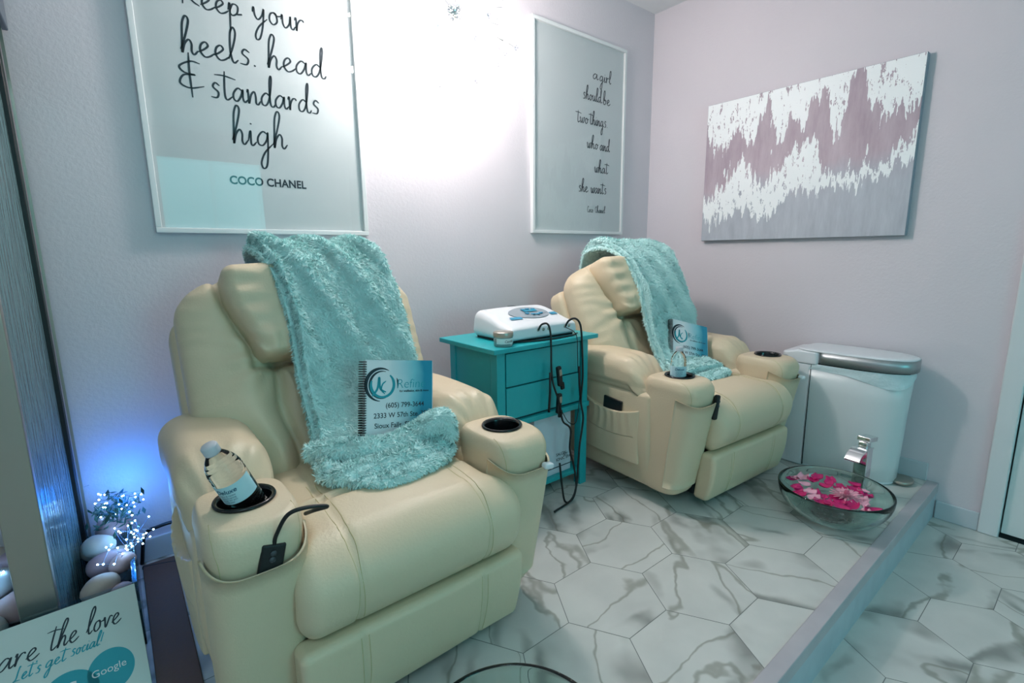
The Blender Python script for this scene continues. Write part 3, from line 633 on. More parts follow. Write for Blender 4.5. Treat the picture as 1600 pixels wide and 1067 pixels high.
def blanket_base(near=True):
    mb = MB()
    # the hanging sheet: (Y, z, x-left, x-right) down the recliner back
    path = [(1.005, .78, -.10, .20), (.99, .97, -.12, .215), (.94, 1.075, -.14, .225), (.85, 1.108, -.15, .23), (.745, 1.104, -.150, .235), (.645, 1.045, -.140, .245), (.575, .93, -.125, .260),
            (.54, .82, -.115, .268), (.510, .72, -.110, .262), (.475, .63, -.115, .235), (.425, .560, -.125, .225), (.36, .526, -.14, .215), (.27, .516, -.14, .19)]
    S = cr(path, 9); n, m = len(S), 56; T = np.gradient(S[:, :2], axis=0); T /= np.linalg.norm(T, axis=1, keepdims=True)
    Nn = np.stack([T[:, 1], -T[:, 0]], 1)                  # (Y,z) normal, outwards
    if Nn[n//2][0] > 0: Nn = -Nn
    def surf(off):
        V = []
        for i in range(n):
            f = i/(n-1)
            for k in range(m):
                u = k/(m-1); x = S[i, 2]+(S[i, 3]-S[i, 2])*u+.008*math.sin(f*17+u*2)
                p = np.array([[x, S[i, 0], S[i, 1]]])
                # diagonal folds from the top left to the lower right
                ph = (u*1.15-f*1.5)*15; fold = .024*max(0, math.sin(ph+1.3*float(vn(p, 4, seed=6)[0])))**1.2*math.sin(math.pi*min(1, f*1.25))
                fold += .012*math.exp(-((u-.05)/.06)**2)+.008*float(vn(p, 9, seed=8)[0])
                d = off+fold if off > .01 else off
                if u < .04 or u > .96: d = min(d, off*.6)
                V.append((x, S[i, 0]+Nn[i, 0]*d, S[i, 1]+Nn[i, 1]*d))
        return V
    A = surf(.026); B = surf(.004); N = n*m; Fc = []
    for i in range(n-1):
        for k in range(m-1):
            q = (i*m+k, i*m+k+1, (i+1)*m+k+1, (i+1)*m+k); Fc.append(q); Fc.append(tuple(N+x for x in q[::-1]))
    for i in range(n-1):
        for k in (0, m-1):
            q = (i*m+k, (i+1)*m+k, N+(i+1)*m+k, N+i*m+k); Fc.append(q if k == 0 else q[::-1])
    for k in range(m-1):
        for i in (0, n-1): q = (i*m+k, i*m+k+1, N+i*m+k+1, N+i*m+k); Fc.append(q[::-1] if i == 0 else q)
    V = A+B
    # orient outwards: the outer faces must point to -Y
    p = [np.array(V[j]) for j in Fc[(n//2)*(m-1)*2]]; nn = np.cross(p[2]-p[0], p[3]-p[1])
    if nn[1] > 0: Fc = [f[::-1] for f in Fc]
    mb.add(V, Fc)
    # bundled end on the seat: rolled and folded lobes
    def lobe(pts, rad, flat=.62, seed=0):
        P = cr(pts, 8); r_ = np.interp(np.linspace(0, 1, len(P)), np.linspace(0, 1, len(rad)), rad)
        V, Fc_ = tube(P, r_, 22, cap=False); V = np.array([tuple(p) for p in V]); cz = np.repeat(P[:, 2], 22)
        V[:, 2] = cz+(V[:, 2]-cz)*flat
        V += (.010*vn(V, 13, seed=seed)+.004*vn(V, 35, seed=seed+1))[:, None]*np.array([.3, .6, .7]); return V, Fc_
    if near:
        mb.add(*lobe([(-.135, .40, .545), (-.07, .335, .548), (.02, .285, .548), (.13, .28, .558), (.205, .275, .590), (.225, .26, .612)], [.03, .046, .042, .044, .040, .010], .8, 3))
        mb.add(*lobe([(-.15, .29, .520), (-.08, .235, .528), (.04, .225, .532), (.14, .235, .535), (.20, .25, .54), (.215, .28, .55)], [.012, .050, .052, .045, .034, .012], .55, 7))
        mb.add(*lobe([(-.10, .195, .512), (-.04, .165, .514), (.05, .16, .515), (.15, .185, .516), (.21, .225, .518), (.228, .25, .52)], [.012, .032, .034, .032, .028, .010], .52, 11))
        mb.add(*lobe([(.10, .29, .57), (.17, .26, .585), (.215, .245, .60), (.228, .21, .545)], [.012, .036, .040, .010], .9, 15))
    else:
        mb.add(*lobe([(-.135, .40, .53), (-.04, .34, .528), (.06, .33, .530), (.14, .31, .530), (.20, .29, .528)], [.03, .040, .036, .034, .012], .62, 3))
        mb.add(*lobe([(-.14, .27, .505), (-.05, .22, .510), (.05, .21, .512), (.13, .23, .510), (.19, .27, .508)], [.012, .040, .040, .036, .012], .52, 7))
    return mb
bb = blanket_base()
bme = fur_mesh((bb.v, bb.f), 150000, .0125, .0030, 4); bme.materials.append(M_fur)
bl = bpy.data.objects.new('fleece_blanket', bme); C.objects.link(bl); bl.location = rec.location
tag(bl, 'fluffy aqua fleece throw draped over the nearer recliner and bunched on its seat', 'blanket')
bb = blanket_base(False); bme2 = fur_mesh((bb.v, bb.f), 90000, .0125, .0032, 5); bme2.materials.append(M_fur)
bl2 = bpy.data.objects.new('fleece_blanket', bme2); C.objects.link(bl2); bl2.location = rec2.location; bl2.rotation_euler = rec2.rotation_euler
tag(bl2, 'fluffy aqua fleece throw draped over the corner recliner, farther from the camera', 'blanket')

# ---------------------------------------------------------------- spiral bound books
def cover_mat():
    m = bpy.data.materials.new('printed_cover'); m.use_nodes = True; nt = m.node_tree; N = nt.nodes; L = nt.links; b = N['Principled BSDF']
    tc = N.new('ShaderNodeTexCoord'); mp = N.new('ShaderNodeMapping'); mp.inputs['Rotation'].default_value = (0, 0, 0); sp = N.new('ShaderNodeSeparateXYZ')
    L.new(tc.outputs['Generated'], sp.inputs[0]); ns = N.new('ShaderNodeTexNoise'); ns.inputs['Scale'].default_value = 2.2; L.new(tc.outputs['Generated'], ns.inputs['Vector'])
    a = N.new('ShaderNodeMath'); a.operation = 'MULTIPLY_ADD'; a.inputs[1].default_value = .3; L.new(ns.outputs['Fac'], a.inputs[0]); L.new(sp.outputs[0], a.inputs[2])
    r = N.new('ShaderNodeValToRGB'); L.new(a.outputs[0], r.inputs[0]); e = r.color_ramp.elements
    e[0].position = .50; e[0].color = (*s2l((224, 230, 234)), 1); e[1].position = 1.05; e[1].color = (*s2l((24, 140, 170)), 1); x = e.new(.82); x.color = (*s2l((120, 195, 208)), 1)
    L.new(r.outputs[0], b.inputs['Base Color']); b.inputs['Roughness'].default_value = .3; return m
M_cover = cover_mat(); M_page = mat('book_pages', (214, 222, 226), .6)
def book(TL, TR, BL, label):
    TL, TR, BL = Vector(TL), Vector(TR), Vector(BL); U = (TR-TL).normalized(); W = (TR-TL).length; Dn = (BL-TL); Dn = (Dn-U*Dn.dot(U)); H = Dn.length; Vv = -Dn.normalized(); N = U.cross(Vv)
    M = Matrix(((U.x, Vv.x, N.x, 0), (U.y, Vv.y, N.y, 0), (U.z, Vv.z, N.z, 0), (0, 0, 0, 1)))
    t = empty('spiral_bound_book', TL+Dn, 0, label, 'book'); t.rotation_euler = M.to_euler()
    MB().box(.012, W+.004, 0.002, H-.002, -.016, -.002).obj('pages', M_page, t, bevel=.001)
    MB().box(.012, W, 0, H, -.002, 0).obj('cover', M_cover, t)
    sp = MB()
    for i in range(34):
        y = .006+i*(H-.012)/33; sp.arr(tube([(.008+.0105*math.cos(a), y, -.008+.0125*math.sin(a)) for a in np.linspace(0, 2*math.pi, 13)[:-1]], .0016, 5, closed=True))
    sp.obj('spiral_binding', M_black, t, smooth=True)
    mb = MB(); cx, cy, r_ = .24*W+.01, .70*H, .155*W      # ring logo: dark brush arcs
    for (r0, a0, a1, w0, ox) in ((1.32, 60, 265, .011, -.004), (1.10, 75, 285, .008, 0), (1.28, 345, 385, .006, .003)):
        P = []; K = 26
        for i in range(K):
            a = R(a0+(a1-a0)*i/(K-1)); P.append((cx+ox+r_*r0*math.cos(a), cy+r_*r0*math.sin(a)))
        P = np.array(P); T = np.gradient(P, axis=0); T /= np.linalg.norm(T, axis=1, keepdims=True); Nn = np.stack([-T[:, 1], T[:, 0]], 1); h = w0/2*np.sin(np.linspace(.15, math.pi-.15, K))[:, None]
        VF = (np.concatenate([P+Nn*h, P-Nn*h]), [(i, K+i, K+i+1, i+1) for i in range(K-1)]); mb.arr(sheet3(*VF, (0, 0, .0006), (1, 0, 0), (0, 1, 0)))
    for (txt, sz, u, v, al) in (('(605) 799-3644', .021, .60*W, .42*H, 'CENTER'), ('2333 W 57th Ste. 322', .021, .56*W, .30*H, 'CENTER'), ('Sioux Falls, SD 57108', .021, .56*W, .18*H, 'CENTER'), ('for wellbeing, skin & more', .0095, .73*W, .605*H, 'CENTER')):
        mb.arr(sheet3(*shift2(font_text(txt, sz, .0002, 0, 1, al), u, v), (0, 0, .0006), (1, 0, 0), (0, 1, 0)))
    mb.obj('dark_print', M_ink, t)
    mb = MB(); P = [(cx+r_*1.0*math.cos(a), cy+r_*1.0*math.sin(a)) for a in np.linspace(R(-200), R(50), 30)]
    mb.arr(sheet3(*ribbon(P, .008), (0, 0, .0008), (1, 0, 0), (0, 1, 0)))
    mb.arr(sheet3(*ribbon(cr([(cx-.9*r_, cy-.9*r_), (cx-.45*r_, cy-.3*r_), (cx-.3*r_, cy+.6*r_), (cx-.2*r_, cy-.3*r_), (cx+.3*r_, cy-.6*r_)], 8), .006), (0, 0, .0009), (1, 0, 0), (0, 1, 0)))
    mb.arr(sheet3(*ribbon(cr([(cx+.3*r_, cy+.3*r_), (cx, cy+.05*r_), (cx-.1*r_, cy-.4*r_), (cx+.2*r_, cy-.75*r_)], 8), .004), (0, 0, .0009), (1, 0, 0), (0, 1, 0)))
    mb.arr(sheet3(*shift2(font_text('Refine', .040, -.0006, .1), .47*W, .655*H), (0, 0, .0008), (1, 0, 0), (0, 1, 0)))
    mb.obj('teal_print', M_tealink, t)
    return t
book((.543, 1.370, .797), (.778, 1.372, .760), (.520, 1.325, .555), 'spiral bound booklet with teal cover standing on the nearer recliner, against its throw')
book((2.205, 1.435, .760), (2.425, 1.355, .700), (2.165, 1.350, .530), 'spiral bound booklet with teal cover standing on the corner recliner, behind the upright bottle')

# ---------------------------------------------------------------- bottles in the cup holders
M_pet = bpy.data.materials.new('clear_pet'); M_pet.use_nodes = True
b_ = M_pet.node_tree.nodes['Principled BSDF']; b_.inputs['Transmission Weight'].default_value = 1; b_.inputs['Roughness'].default_value = .03; b_.inputs['IOR'].default_value = 1.22; b_.inputs['Base Color'].default_value = (.97, .985, 1, 1)
M_cap = mat('clear_white_cap', (222, 226, 234), .35, Transmission_Weight=.4)
M_label = mat('pale_blue_paper_label', (178, 216, 226), .5)
def bottle(M, label):
    t = empty('water_bottle', (0, 0, 0), 0, label, 'bottle'); t.matrix_world = M
    pr = [(0, 0), (.022, 0), (.029, .004), (.0315, .010)]
    z = .014
    while z < .068: pr += [(.0320, z), (.0300, z+.003), (.0320, z+.006)]; z += .0065
    pr += [(.0318, .078), (.0318, .126)]
    z = .129
    while z < .142: pr += [(.0318, z), (.0298, z+.0035), (.0316, z+.007)]; z += .0085
    pr += [(.031, .146), (.0285, .158), (.022, .171), (.0155, .180), (.0125, .184), (.0125, .196), (0, .196)]
    MB().arr(lathe(pr, 48)).obj('body', M_pet, t, smooth=True)
    MB().arr(lathe([(0, .184), (.0142, .184), (.0148, .187), (.0148, .200), (.013, .2025), (0, .2025)], 32)).obj('cap', M_cap, t, smooth=True)
    V, Fc = [], []                                         # wrapped label, 200 degrees
    for i in range(29):
        a = R(-205+190*i/28)
        for z in (.080, .124): V.append((.0326*math.cos(a), .0326*math.sin(a), z))
    for i in range(28): Fc.append((2*i, 2*i+2, 2*i+3, 2*i+1))
    lb = MB().add(V, Fc).obj('label_wrap', M_label, t, smooth=True)
    mb = MB()
    def wrap(VF, u0, z0):
        return [(.0332*math.cos(R(-112)+(p[0]+u0)/.0332), .0332*math.sin(R(-112)+(p[0]+u0)/.0332), z0+p[1]) for p in VF[0]], VF[1]
    mb.add(*wrap(script_text('Soleau' if False else 'Salon', 0, 0, .0052, .030, .0011) if False else font_text('Deluxe', .0135, .0002, .25), -.020, .108))
    for k in range(4): mb.add(*wrap(font_text(['relax & renew', 'natural spring', 'water for you', 'thank you'][k], .0052), -.016, .101-.0055*k))
    mb.obj('label_print', mat('label_ink', (30, 90, 120), .5), lb)
    return t
bottle(onrec(0) @ Matrix.Translation((-.326, .130, .530)) @ Matrix.Rotation(R(-22), 4, 'Y') @ Matrix.Rotation(R(8), 4, 'X') @ Matrix.Rotation(R(-15), 4, 'Z') @ Matrix.Scale(1.08, 4), 'clear water bottle tilted in the cup holder of the nearer recliner')
bottle(onrec(1) @ Matrix.Translation((-.352, .135, .506)) @ Matrix.Rotation(R(-22), 4, 'Z'), 'small clear water bottle standing upright in the cup holder of the corner recliner')

# remotes and plugs in the pockets
def remote(M, hx, hy, hz, name, label, cat, cable=None):
    t = empty(name, (0, 0, 0), 0, label, cat); t.matrix_world = M
    MB().arr(rbox(hx, hy, hz, min(hx, hy)*.8, .01, 3, None, (0, 0, hz))).obj('case', M_black, t, smooth=True)
    bt = MB()
    for i in range(2): bt.arr(lathe([(0, .0), (.006, .0), (.006, .002), (0, .002)], 16, Matrix.Translation((0, -hy, hz*(1.5-.35*i))) @ Matrix.Rotation(R(90), 4, 'X')))
    bt.obj('button', mat('remote_button', (60, 66, 72), .4), t, smooth=True)
    if cable is not None: MB().arr(tube(cr(cable, 8), .0042, 8)).obj('cable', M_black, t, smooth=True)
    return t
remote(onrec(0) @ Matrix.Translation((-.345, -.0040, .466)) @ Matrix.Rotation(R(14), 4, 'Y'), .023, .0055, .036, 'hand_control', 'black wired hand control in the front arm pocket of the nearer recliner', 'remote control',
       [(0, 0, .068), (0.0, -.004, .092), (.012, -.014, .135), (.045, -.022, .150), (.085, -.022, .148), (.072, .01, .128), (.070, .05, .105)])
remote(onrec(1) @ Matrix.Translation((-.300, -.008, .420)) @ Matrix.Rotation(R(10), 4, 'Y'), .012, .010, .052, 'hand_control', 'black hand control tip poking from the front pocket of the corner recliner', 'remote control')
remote(onrec(1) @ Matrix.Translation((-.4560, .405, .343)) @ Matrix.Rotation(R(90), 4, 'Z') @ Matrix.Rotation(R(-4), 4, 'Y'), .055, .0055, .05, 'phone', 'black rounded handset tucked in the gathered side pocket of the corner recliner', 'phone')
def plug(i, label):
    t = empty('usb_plug', (0, 0, 0), 0, label, 'plug'); t.matrix_world = onrec(i) @ Matrix.Translation((.405, -.016, .490)) @ Matrix.Rotation(R(12), 4, 'Y')
    MB().arr(rbox(.017, .012, .009, .007, .01, 3)).obj('case', M_plastic, t, smooth=True)
    MB().box(.016, .019, -.005, .005, -.003, .003).obj('socket', mat('socket_blue', (20, 50, 90), .4), t)
plug(0, 'small white plug at the far arm pocket of the nearer recliner'); plug(1, 'small white plug at the far arm pocket of the corner recliner')

# ---------------------------------------------------------------- teal nightstand
TX0, TX1, TY0, TY1, TZ = 1.115, 1.715, 1.487, 1.895, .73
t = empty('nightstand', ((TX0+TX1)/2, (TY0+TY1)/2, 0), 0, 'teal painted two drawer nightstand with open lower shelf, between the recliners', 'nightstand')
hx, hy = (TX1-TX0)/2, (TY1-TY0)/2
MB().box(-hx, hx, -hy, hy, TZ-.02, TZ).obj('tabletop', M_teal, t, bevel=.003)
bx, by = hx-.035, hy-.03
for sx in (-1, 1):
    for sy in (-1, 1):
        MB().box(min(sx*bx, sx*(bx-.042)), max(sx*bx, sx*(bx-.042)), min(sy*by, sy*(by-.042)), max(sy*by, sy*(by-.042)), 0, TZ-.02).obj('leg', M_teal, t, bevel=.003)
MB().box(-bx+.042, bx-.042, -by+.024, by-.006, .40, TZ-.02).box(-bx+.006, -bx+.03, -by+.042, by-.042, .40, TZ-.02).box(bx-.03, bx-.006, -by+.042, by-.042, .40, TZ-.02).obj('case', M_teal, t)
MB().box(-bx-.008, bx+.008, -by-.006, by+.006, .385, .41).obj('moulding', M_teal, t, bevel=.004)
MB().box(-bx+.03, bx-.03, -by+.016, -by+.026, .41, TZ-.02).obj('drawer_gap', M_tealline, t)
for (z0, z1) in ((.420, .554), (.560, .698)):
    MB().box(-bx+.050, bx-.050, -by+.004, -by+.024, z0, z1).obj('drawer', M_teal, t, bevel=.002)
MB().box(-bx+.01, bx-.01, -by+.01, by-.01, .062, .082).obj('lower_shelf', M_teal, t, bevel=.003)
# storage box and blue bag on the shelf
M_card = mat('white_card', (200, 210, 222), .55)
bxo = empty('storage_box', (1.49, 1.68, .082), 0, 'white card box with small print standing on the nightstand shelf', 'box')
MB().box(-.115, .115, -.13, .13, 0, .295).obj('carton', M_card, bxo, bevel=.003)
mb = MB()
for (a, z, txt) in ((.02, .085, 'SALON'), (.02, .060, 'IONIC SPA'), (.065, .075, 'SET')): mb.arr(sheet3(*shift2(font_text(txt, .020, .0002), a, z), (0, -.1306, 0), (1, 0, 0), (0, 0, 1)))
mb.box(-.115, .115, -.1312, -.1302, .030, .034)
mb.obj('print', M_ink, bxo)
M_bluep = mat('blue_foil', (20, 110, 175), .25, bump=(30, .6, .01))
def bagf(P):
    P = P.copy(); P += (.010*vn(P, 22, seed=5))[:, None]; P[:, 0] *= 1+.25*sst(.05, .1, P[:, 2]); return P
tag(MB().arr(rbox(.035, .09, .075, .025, .008, 4, bagf, (0, 0, .078))).obj('blue_pouch', M_bluep, None, smooth=True, loc=(1.345, 1.57, .082)), 'crinkled blue pouch on the nightstand shelf beside the white box', 'pouch')

# ---------------------------------------------------------------- foot-bath console on the nightstand
t = empty('control_console', (1.435, 1.675, TZ), 0, 'white desktop spa machine with blue buttons on the nightstand top', 'machine')
def conf(P):
    x, y, z = P[:, 0].copy(), P[:, 1].copy(), P[:, 2].copy()
    f = (z+.055)/.11; slope = sst(.10, -.14, y); z = z-slope*.052*np.clip(f, 0, 1); x = x*(1-.07*f*f)
    z = z+.006*(1-(x/.2)**2)*f; return np.stack([x, y, z], 1)
MB().arr(rbox(.205, .135, .055, (.03, .03, .03), .012, 5, conf, (0, 0, .062))).obj('housing', M_plastic, t, smooth=True)
MB().box(-.185, .185, -.115, .115, .0, .012).obj('foot_plate', M_black, t)
def top(x, y, l=.001):                                     # point on the sloping lid
    sl = float(sst(.10, -.14, np.array([y]))[0]); return (x, y, .117-.052*sl+.006*(1-(x/.2)**2)+l)
def decal(name, pts, m, l): return MB().add([top(x, y, l) for x, y in pts], [tuple(range(len(pts)))]).obj(name, m, t)
def grid_decal(name, cx, cy, rx, ry, m, l):
    V = []; Fc = []; nr, na = 6, 40
    for i in range(nr+1):
        for k in range(na):
            a = 2*math.pi*k/na; e = 1+.25*math.cos(a)**2*(math.cos(a) < 0); V.append(top(cx+rx*i/nr*math.cos(a)*e, cy+ry*i/nr*math.sin(a), l))
    for i in range(nr):
        for k in range(na): Fc.append((i*na+k, (i+1)*na+k, (i+1)*na+(k+1) % na, i*na+(k+1) % na))
    return MB().add(V, Fc).obj(name, m, t, smooth=True)
M_bluebt = mat('blue_button', (60, 150, 185), .3)
grid_decal('display_panel', .025, -.005, .098, .060, mat('grey_panel', (150, 160, 168), .35), .003)
for (bx_, by_) in ((-.01, .02), (.02, .024), (.05, .02), (-.015, -.018), (.01, -.030), (.035, -.033), (.06, -.025)):
    p = top(bx_+.01, by_, .004); MB().arr(lathe([(.0105, 0), (.0105, .003), (.008, .0045), (0, .005)], 18, Matrix.Translation(p))).obj('button', M_bluebt, t, smooth=True)
decal('display', [(-.010, -.006), (.068, -.006), (.068, .010), (-.010, .010)], mat('teal_screen', (40, 150, 180), .2), .0075)
decal('left_label', [(-.125, -.055), (-.065, -.062), (-.062, -.040), (-.122, -.034)], M_bluebt, .0042)
decal('right_label', [(.120, -.045), (.165, -.040), (.160, -.018), (.118, -.024)], M_bluebt, .0042)
decal('vent', [(-.02, .098), (.03, .098), (.026, .116), (-.016, .116)], M_black, .003)
for px in (-.045, -.015, .015, .115, .140): MB().arr(lathe([(0, .004), (.006, .004), (.0075, 0), (.009, 0), (.009, -.004)], 16, Matrix.Translation((px, -.134, .045)) @ Matrix.Rotation(R(90), 4, 'X'))).obj('socket', M_steel, t, smooth=True)
# jar beside it
jr = empty('glass_jar', (1.205, 1.545, TZ), 0, 'small clear glass jar with silver lid on the nightstand corner', 'jar')
MB().arr(lathe([(0, 0), (.036, 0), (.039, .004), (.039, .040), (.036, .044)], 36)).obj('jar_body', mat('frosted_glass', (190, 212, 212), .12, Transmission_Weight=.6), jr, smooth=True)
MB().arr(lathe([(.040, .038), (.041, .040), (.041, .055), (.039, .058), (0, .058)], 36)).obj('lid', M_steel, jr, smooth=True)
V = [(.0395*math.cos(a), .0395*math.sin(a), z) for a in np.linspace(R(-170), R(-30), 20) for z in (.012, .034)]
jl = MB().add(V, [(2*i, 2*i+2, 2*i+3, 2*i+1) for i in range(19)]).obj('jar_label', mat('jar_label_white', (206, 222, 222), .5), jr, smooth=True)
jt = MB(); ft = font_text('Candle', .014, 0, .2); jt.add([(.0400*math.cos(R(-120)+p[0]/.04), .0400*math.sin(R(-120)+p[0]/.04), .018+p[1]) for p in ft[0]], ft[1]); jt.obj('label_print', M_ink, jl)
# lead cables and clips hanging down the front
FY = TY0-.012
def cable(name, pts, r_, label, ends=True):
    t = empty(name, pts[0], 0, label, 'cable'); o = np.array(pts[0]); MB().arr(tube(cr(pts, 8)-o, r_, 8)).obj('wire', M_black, t, smooth=True); return t, o
tc1, o1 = cable('lead_cable', [(1.390, 1.538, .775), (1.392, 1.520, .800), (1.398, 1.490, .805), (1.404, FY+.004, .770), (1.405, FY, .70), (1.403, FY-.004, .62), (1.412, FY-.005, .55), (1.44, FY-.012, .47), (1.452, FY-.016, .415)], .0043, 'black lead plugged into the left sockets of the white machine, hanging to a clip')
MB().arr(tube(np.array([(1.396, FY-.004, .60), (1.392, FY-.008, .52), (1.383, FY-.010, .43)])-o1, .0052, 8)).obj('probe', M_black, tc1, smooth=True)
tc2, o2 = cable('lead_cable', [(1.552, 1.538, .775), (1.556, 1.520, .802), (1.566, 1.490, .812), (1.580, FY-.002, .78), (1.590, FY-.004, .68), (1.594, FY-.006, .55), (1.580, FY-.01, .44), (1.586, FY-.02, .36), (1.560, FY-.025, .24), (1.545, FY-.03, .14), (1.530, FY-.04, .075), (1.475, FY-.06, .02), (1.36, FY-.07, .006)], .0046, 'longest black lead looping from the right sockets of the white machine to the floor')
MB().arr(tube(np.array([(1.572, FY-.004, .60), (1.572, FY-.008, .52), (1.578, FY-.010, .45)])-o2, .0052, 8)).obj('probe', M_black, tc2, smooth=True)
tc3, o3 = cable('lead_cable', [(1.452, FY-.016, .40), (1.462, FY-.02, .37), (1.500, FY-.025, .33), (1.492, FY-.03, .24), (1.520, FY-.03, .15), (1.525, FY-.04, .06), (1.49, FY-.05, .012), (1.44, FY-.055, .02), (1.425, FY-.05, .10), (1.42, FY-.04, .20)], .0044, 'black lead dropping from the lower clip past the white box to the floor')
tc4, o4 = cable('lead_cable', [(1.540, 1.530, .775), (1.556, FY+.002, .745), (1.565, FY, .66), (1.568, FY-.002, .57)], .0019, 'thin black wire hanging over the nightstand front to the right probe')
tc5, o5 = cable('lead_cable', [(1.452, FY-.020, .42), (1.49, FY-.022, .365), (1.535, FY-.02, .35), (1.562, FY-.012, .40), (1.574, FY-.008, .46)], .0019, 'thin black wire looping between the lower clip and the right probe')
def clip(loc, rz, label):
    t = empty('wrist_clip', loc, 0, label, 'clip'); M = Matrix.Rotation(R(rz), 4, 'Y')
    MB().arr(appM(rbox(.0125, .009, .045, .007, .008, 3), M)).obj('grip', M_black, t, smooth=True)
    MB().arr(appM(rbox(.007, .004, .014, .003, .006, 3, None, (0, -.009, .018)), M)).obj('pad', M_steel, t, smooth=True)
    MB().arr(appM(rbox(.010, .006, .016, .004, .008, 3, None, (.012, 0, -.048)), M)).obj('jaw', M_black, t, smooth=True)
clip((1.452, FY-.002, .575), -8, 'upper of two black clips hanging on the teal drawer fronts'); clip((1.448, FY-.004, .455), 4, 'lower of two black clips hanging on the teal drawer fronts')
tag(MB().arr(tube(cr([(1.28, 1.560, TZ+.004), (1.36, 1.52, TZ+.004), (1.47, 1.508, TZ+.004), (1.58, 1.520, TZ+.004), (1.64, 1.55, TZ+.004)], 8), .0032, 8)).obj('power_cord', M_black, None, smooth=True), 'thin black cord lying along the nightstand top in front of the white machine', 'cord')

# ---------------------------------------------------------------- pedal bin
t = empty('pedal_bin', (2.785, .80, 0), 0, 'tall white pedal bin with brushed steel lid rim against the right wall', 'bin')
def can_ring(k, n, hx, yf, yb, ex=2.6):                     # D-shaped plan: rounded front (-y), squared back
    a = 2*math.pi*k/n; c_, s_ = math.cos(a), math.sin(a); e = ex if s_ < 0 else 7
    x = hx*math.copysign(abs(c_)**(2/e), c_); y = (yf if s_ < 0 else yb)*math.copysign(abs(s_)**(2/e), s_); return x, y
def can_loft(rows, n=72, cap0=True, cap1=True, dy=0):
    V = []; Fc = []
    for (z, hx, yf, yb) in rows:
        for k in range(n): x, y = can_ring(k, n, hx, yf, yb); V.append((x, y+dy, z))
    for i in range(len(rows)-1):
        for k in range(n): Fc.append((i*n+k, i*n+(k+1) % n, (i+1)*n+(k+1) % n, (i+1)*n+k))
    if cap0: Fc.append(tuple(range(n))[::-1])
    if cap1: Fc.append(tuple((len(rows)-1)*n+k for k in range(n)))
    return V, Fc
MB().arr(can_loft([(.012, .112, .235, .17), (.018, .118, .242, .172), (.10, .119, .244, .172), (.40, .122, .254, .175), (.535, .124, .262, .176)])).obj('body', M_canwhite, t, smooth=True)
MB().arr(can_loft([(0, .110, .235, .165), (.013, .116, .242, .170)])).obj('base_ring', M_plastic, t, smooth=True)
MB().box(-.1235, .1235, .124, .235, .0, .54).obj('back_housing', M_plastic, t, bevel=.012)
MB().box(-.1245, .1245, .1225, .1245, .01, .54).obj('housing_seam', M_black, t)
MB().arr(can_loft([(.535, .118, .25, .172), (.545, .118, .25, .172)])).obj('shadow_gap', M_dark, t, smooth=True)
def linf(z, k): return (z, .128, .268, .15)
MB().arr(can_loft([(.546, .131, .275, .10), (.602, .131, .275, .10)], cap0=True)).obj('lid_rim', mat('rim_steel', (170, 176, 178), .38, .9), t, smooth=True)
MB().arr(can_loft([(.602, .1285, .272, .20), (.606, .128, .271, .20), (.611, .118, .258, .19), (.6125, .09, .22, .17)])).obj('lid', M_plastic, t, smooth=True)
def hingef(P):
    P = P.copy(); f = sst(0, .075, P[:, 1]); P[:, 2] += .012*f*(P[:, 2] < 0)+0; P[:, 2] -= .012*f*(P[:, 2] > 0); return P
MB().arr(rbox(.129, .085, .036, (.02, .02, .012), .01, 4, hingef, (0, .178, .568))).obj('lid_hinge', M_plastic, t, smooth=True)
# liner folds below the rim
V = []; Fc = []; n = 90; rows = 7
for i in range(rows):
    for k in range(n):
        x, y = can_ring(k, n, .1255+.0015*math.sin(k*.7+i), .264+.0022*math.sin(k*.33+i*1.1), .170); z = .541-.052*i/(rows-1)*(1+.45*math.sin(k*.21+2.2))
        V.append((x, y, z))
for i in range(rows-1):
    for k in range(n): Fc.append((i*n+k, (i+1)*n+k, (i+1)*n+(k+1) % n, i*n+(k+1) % n))
MB().add(V, Fc).obj('bin_liner', mat('thin_white_bag', (206, 224, 228), .3, bump=(14, .8, .02)), t, smooth=True)
pm = Matrix.Translation((.035, -.262, .012))
MB().arr(([(p[0]*1.0+.03, p[1]*.75-.262, p[2]) for p in lathe([(0, .008), (.052, .008), (.058, .012), (.058, .020), (.052, .024), (0, .024)], 40)[0]], lathe([(0, 0)]*6, 40)[1])).obj('pedal', M_steel, t, smooth=True)

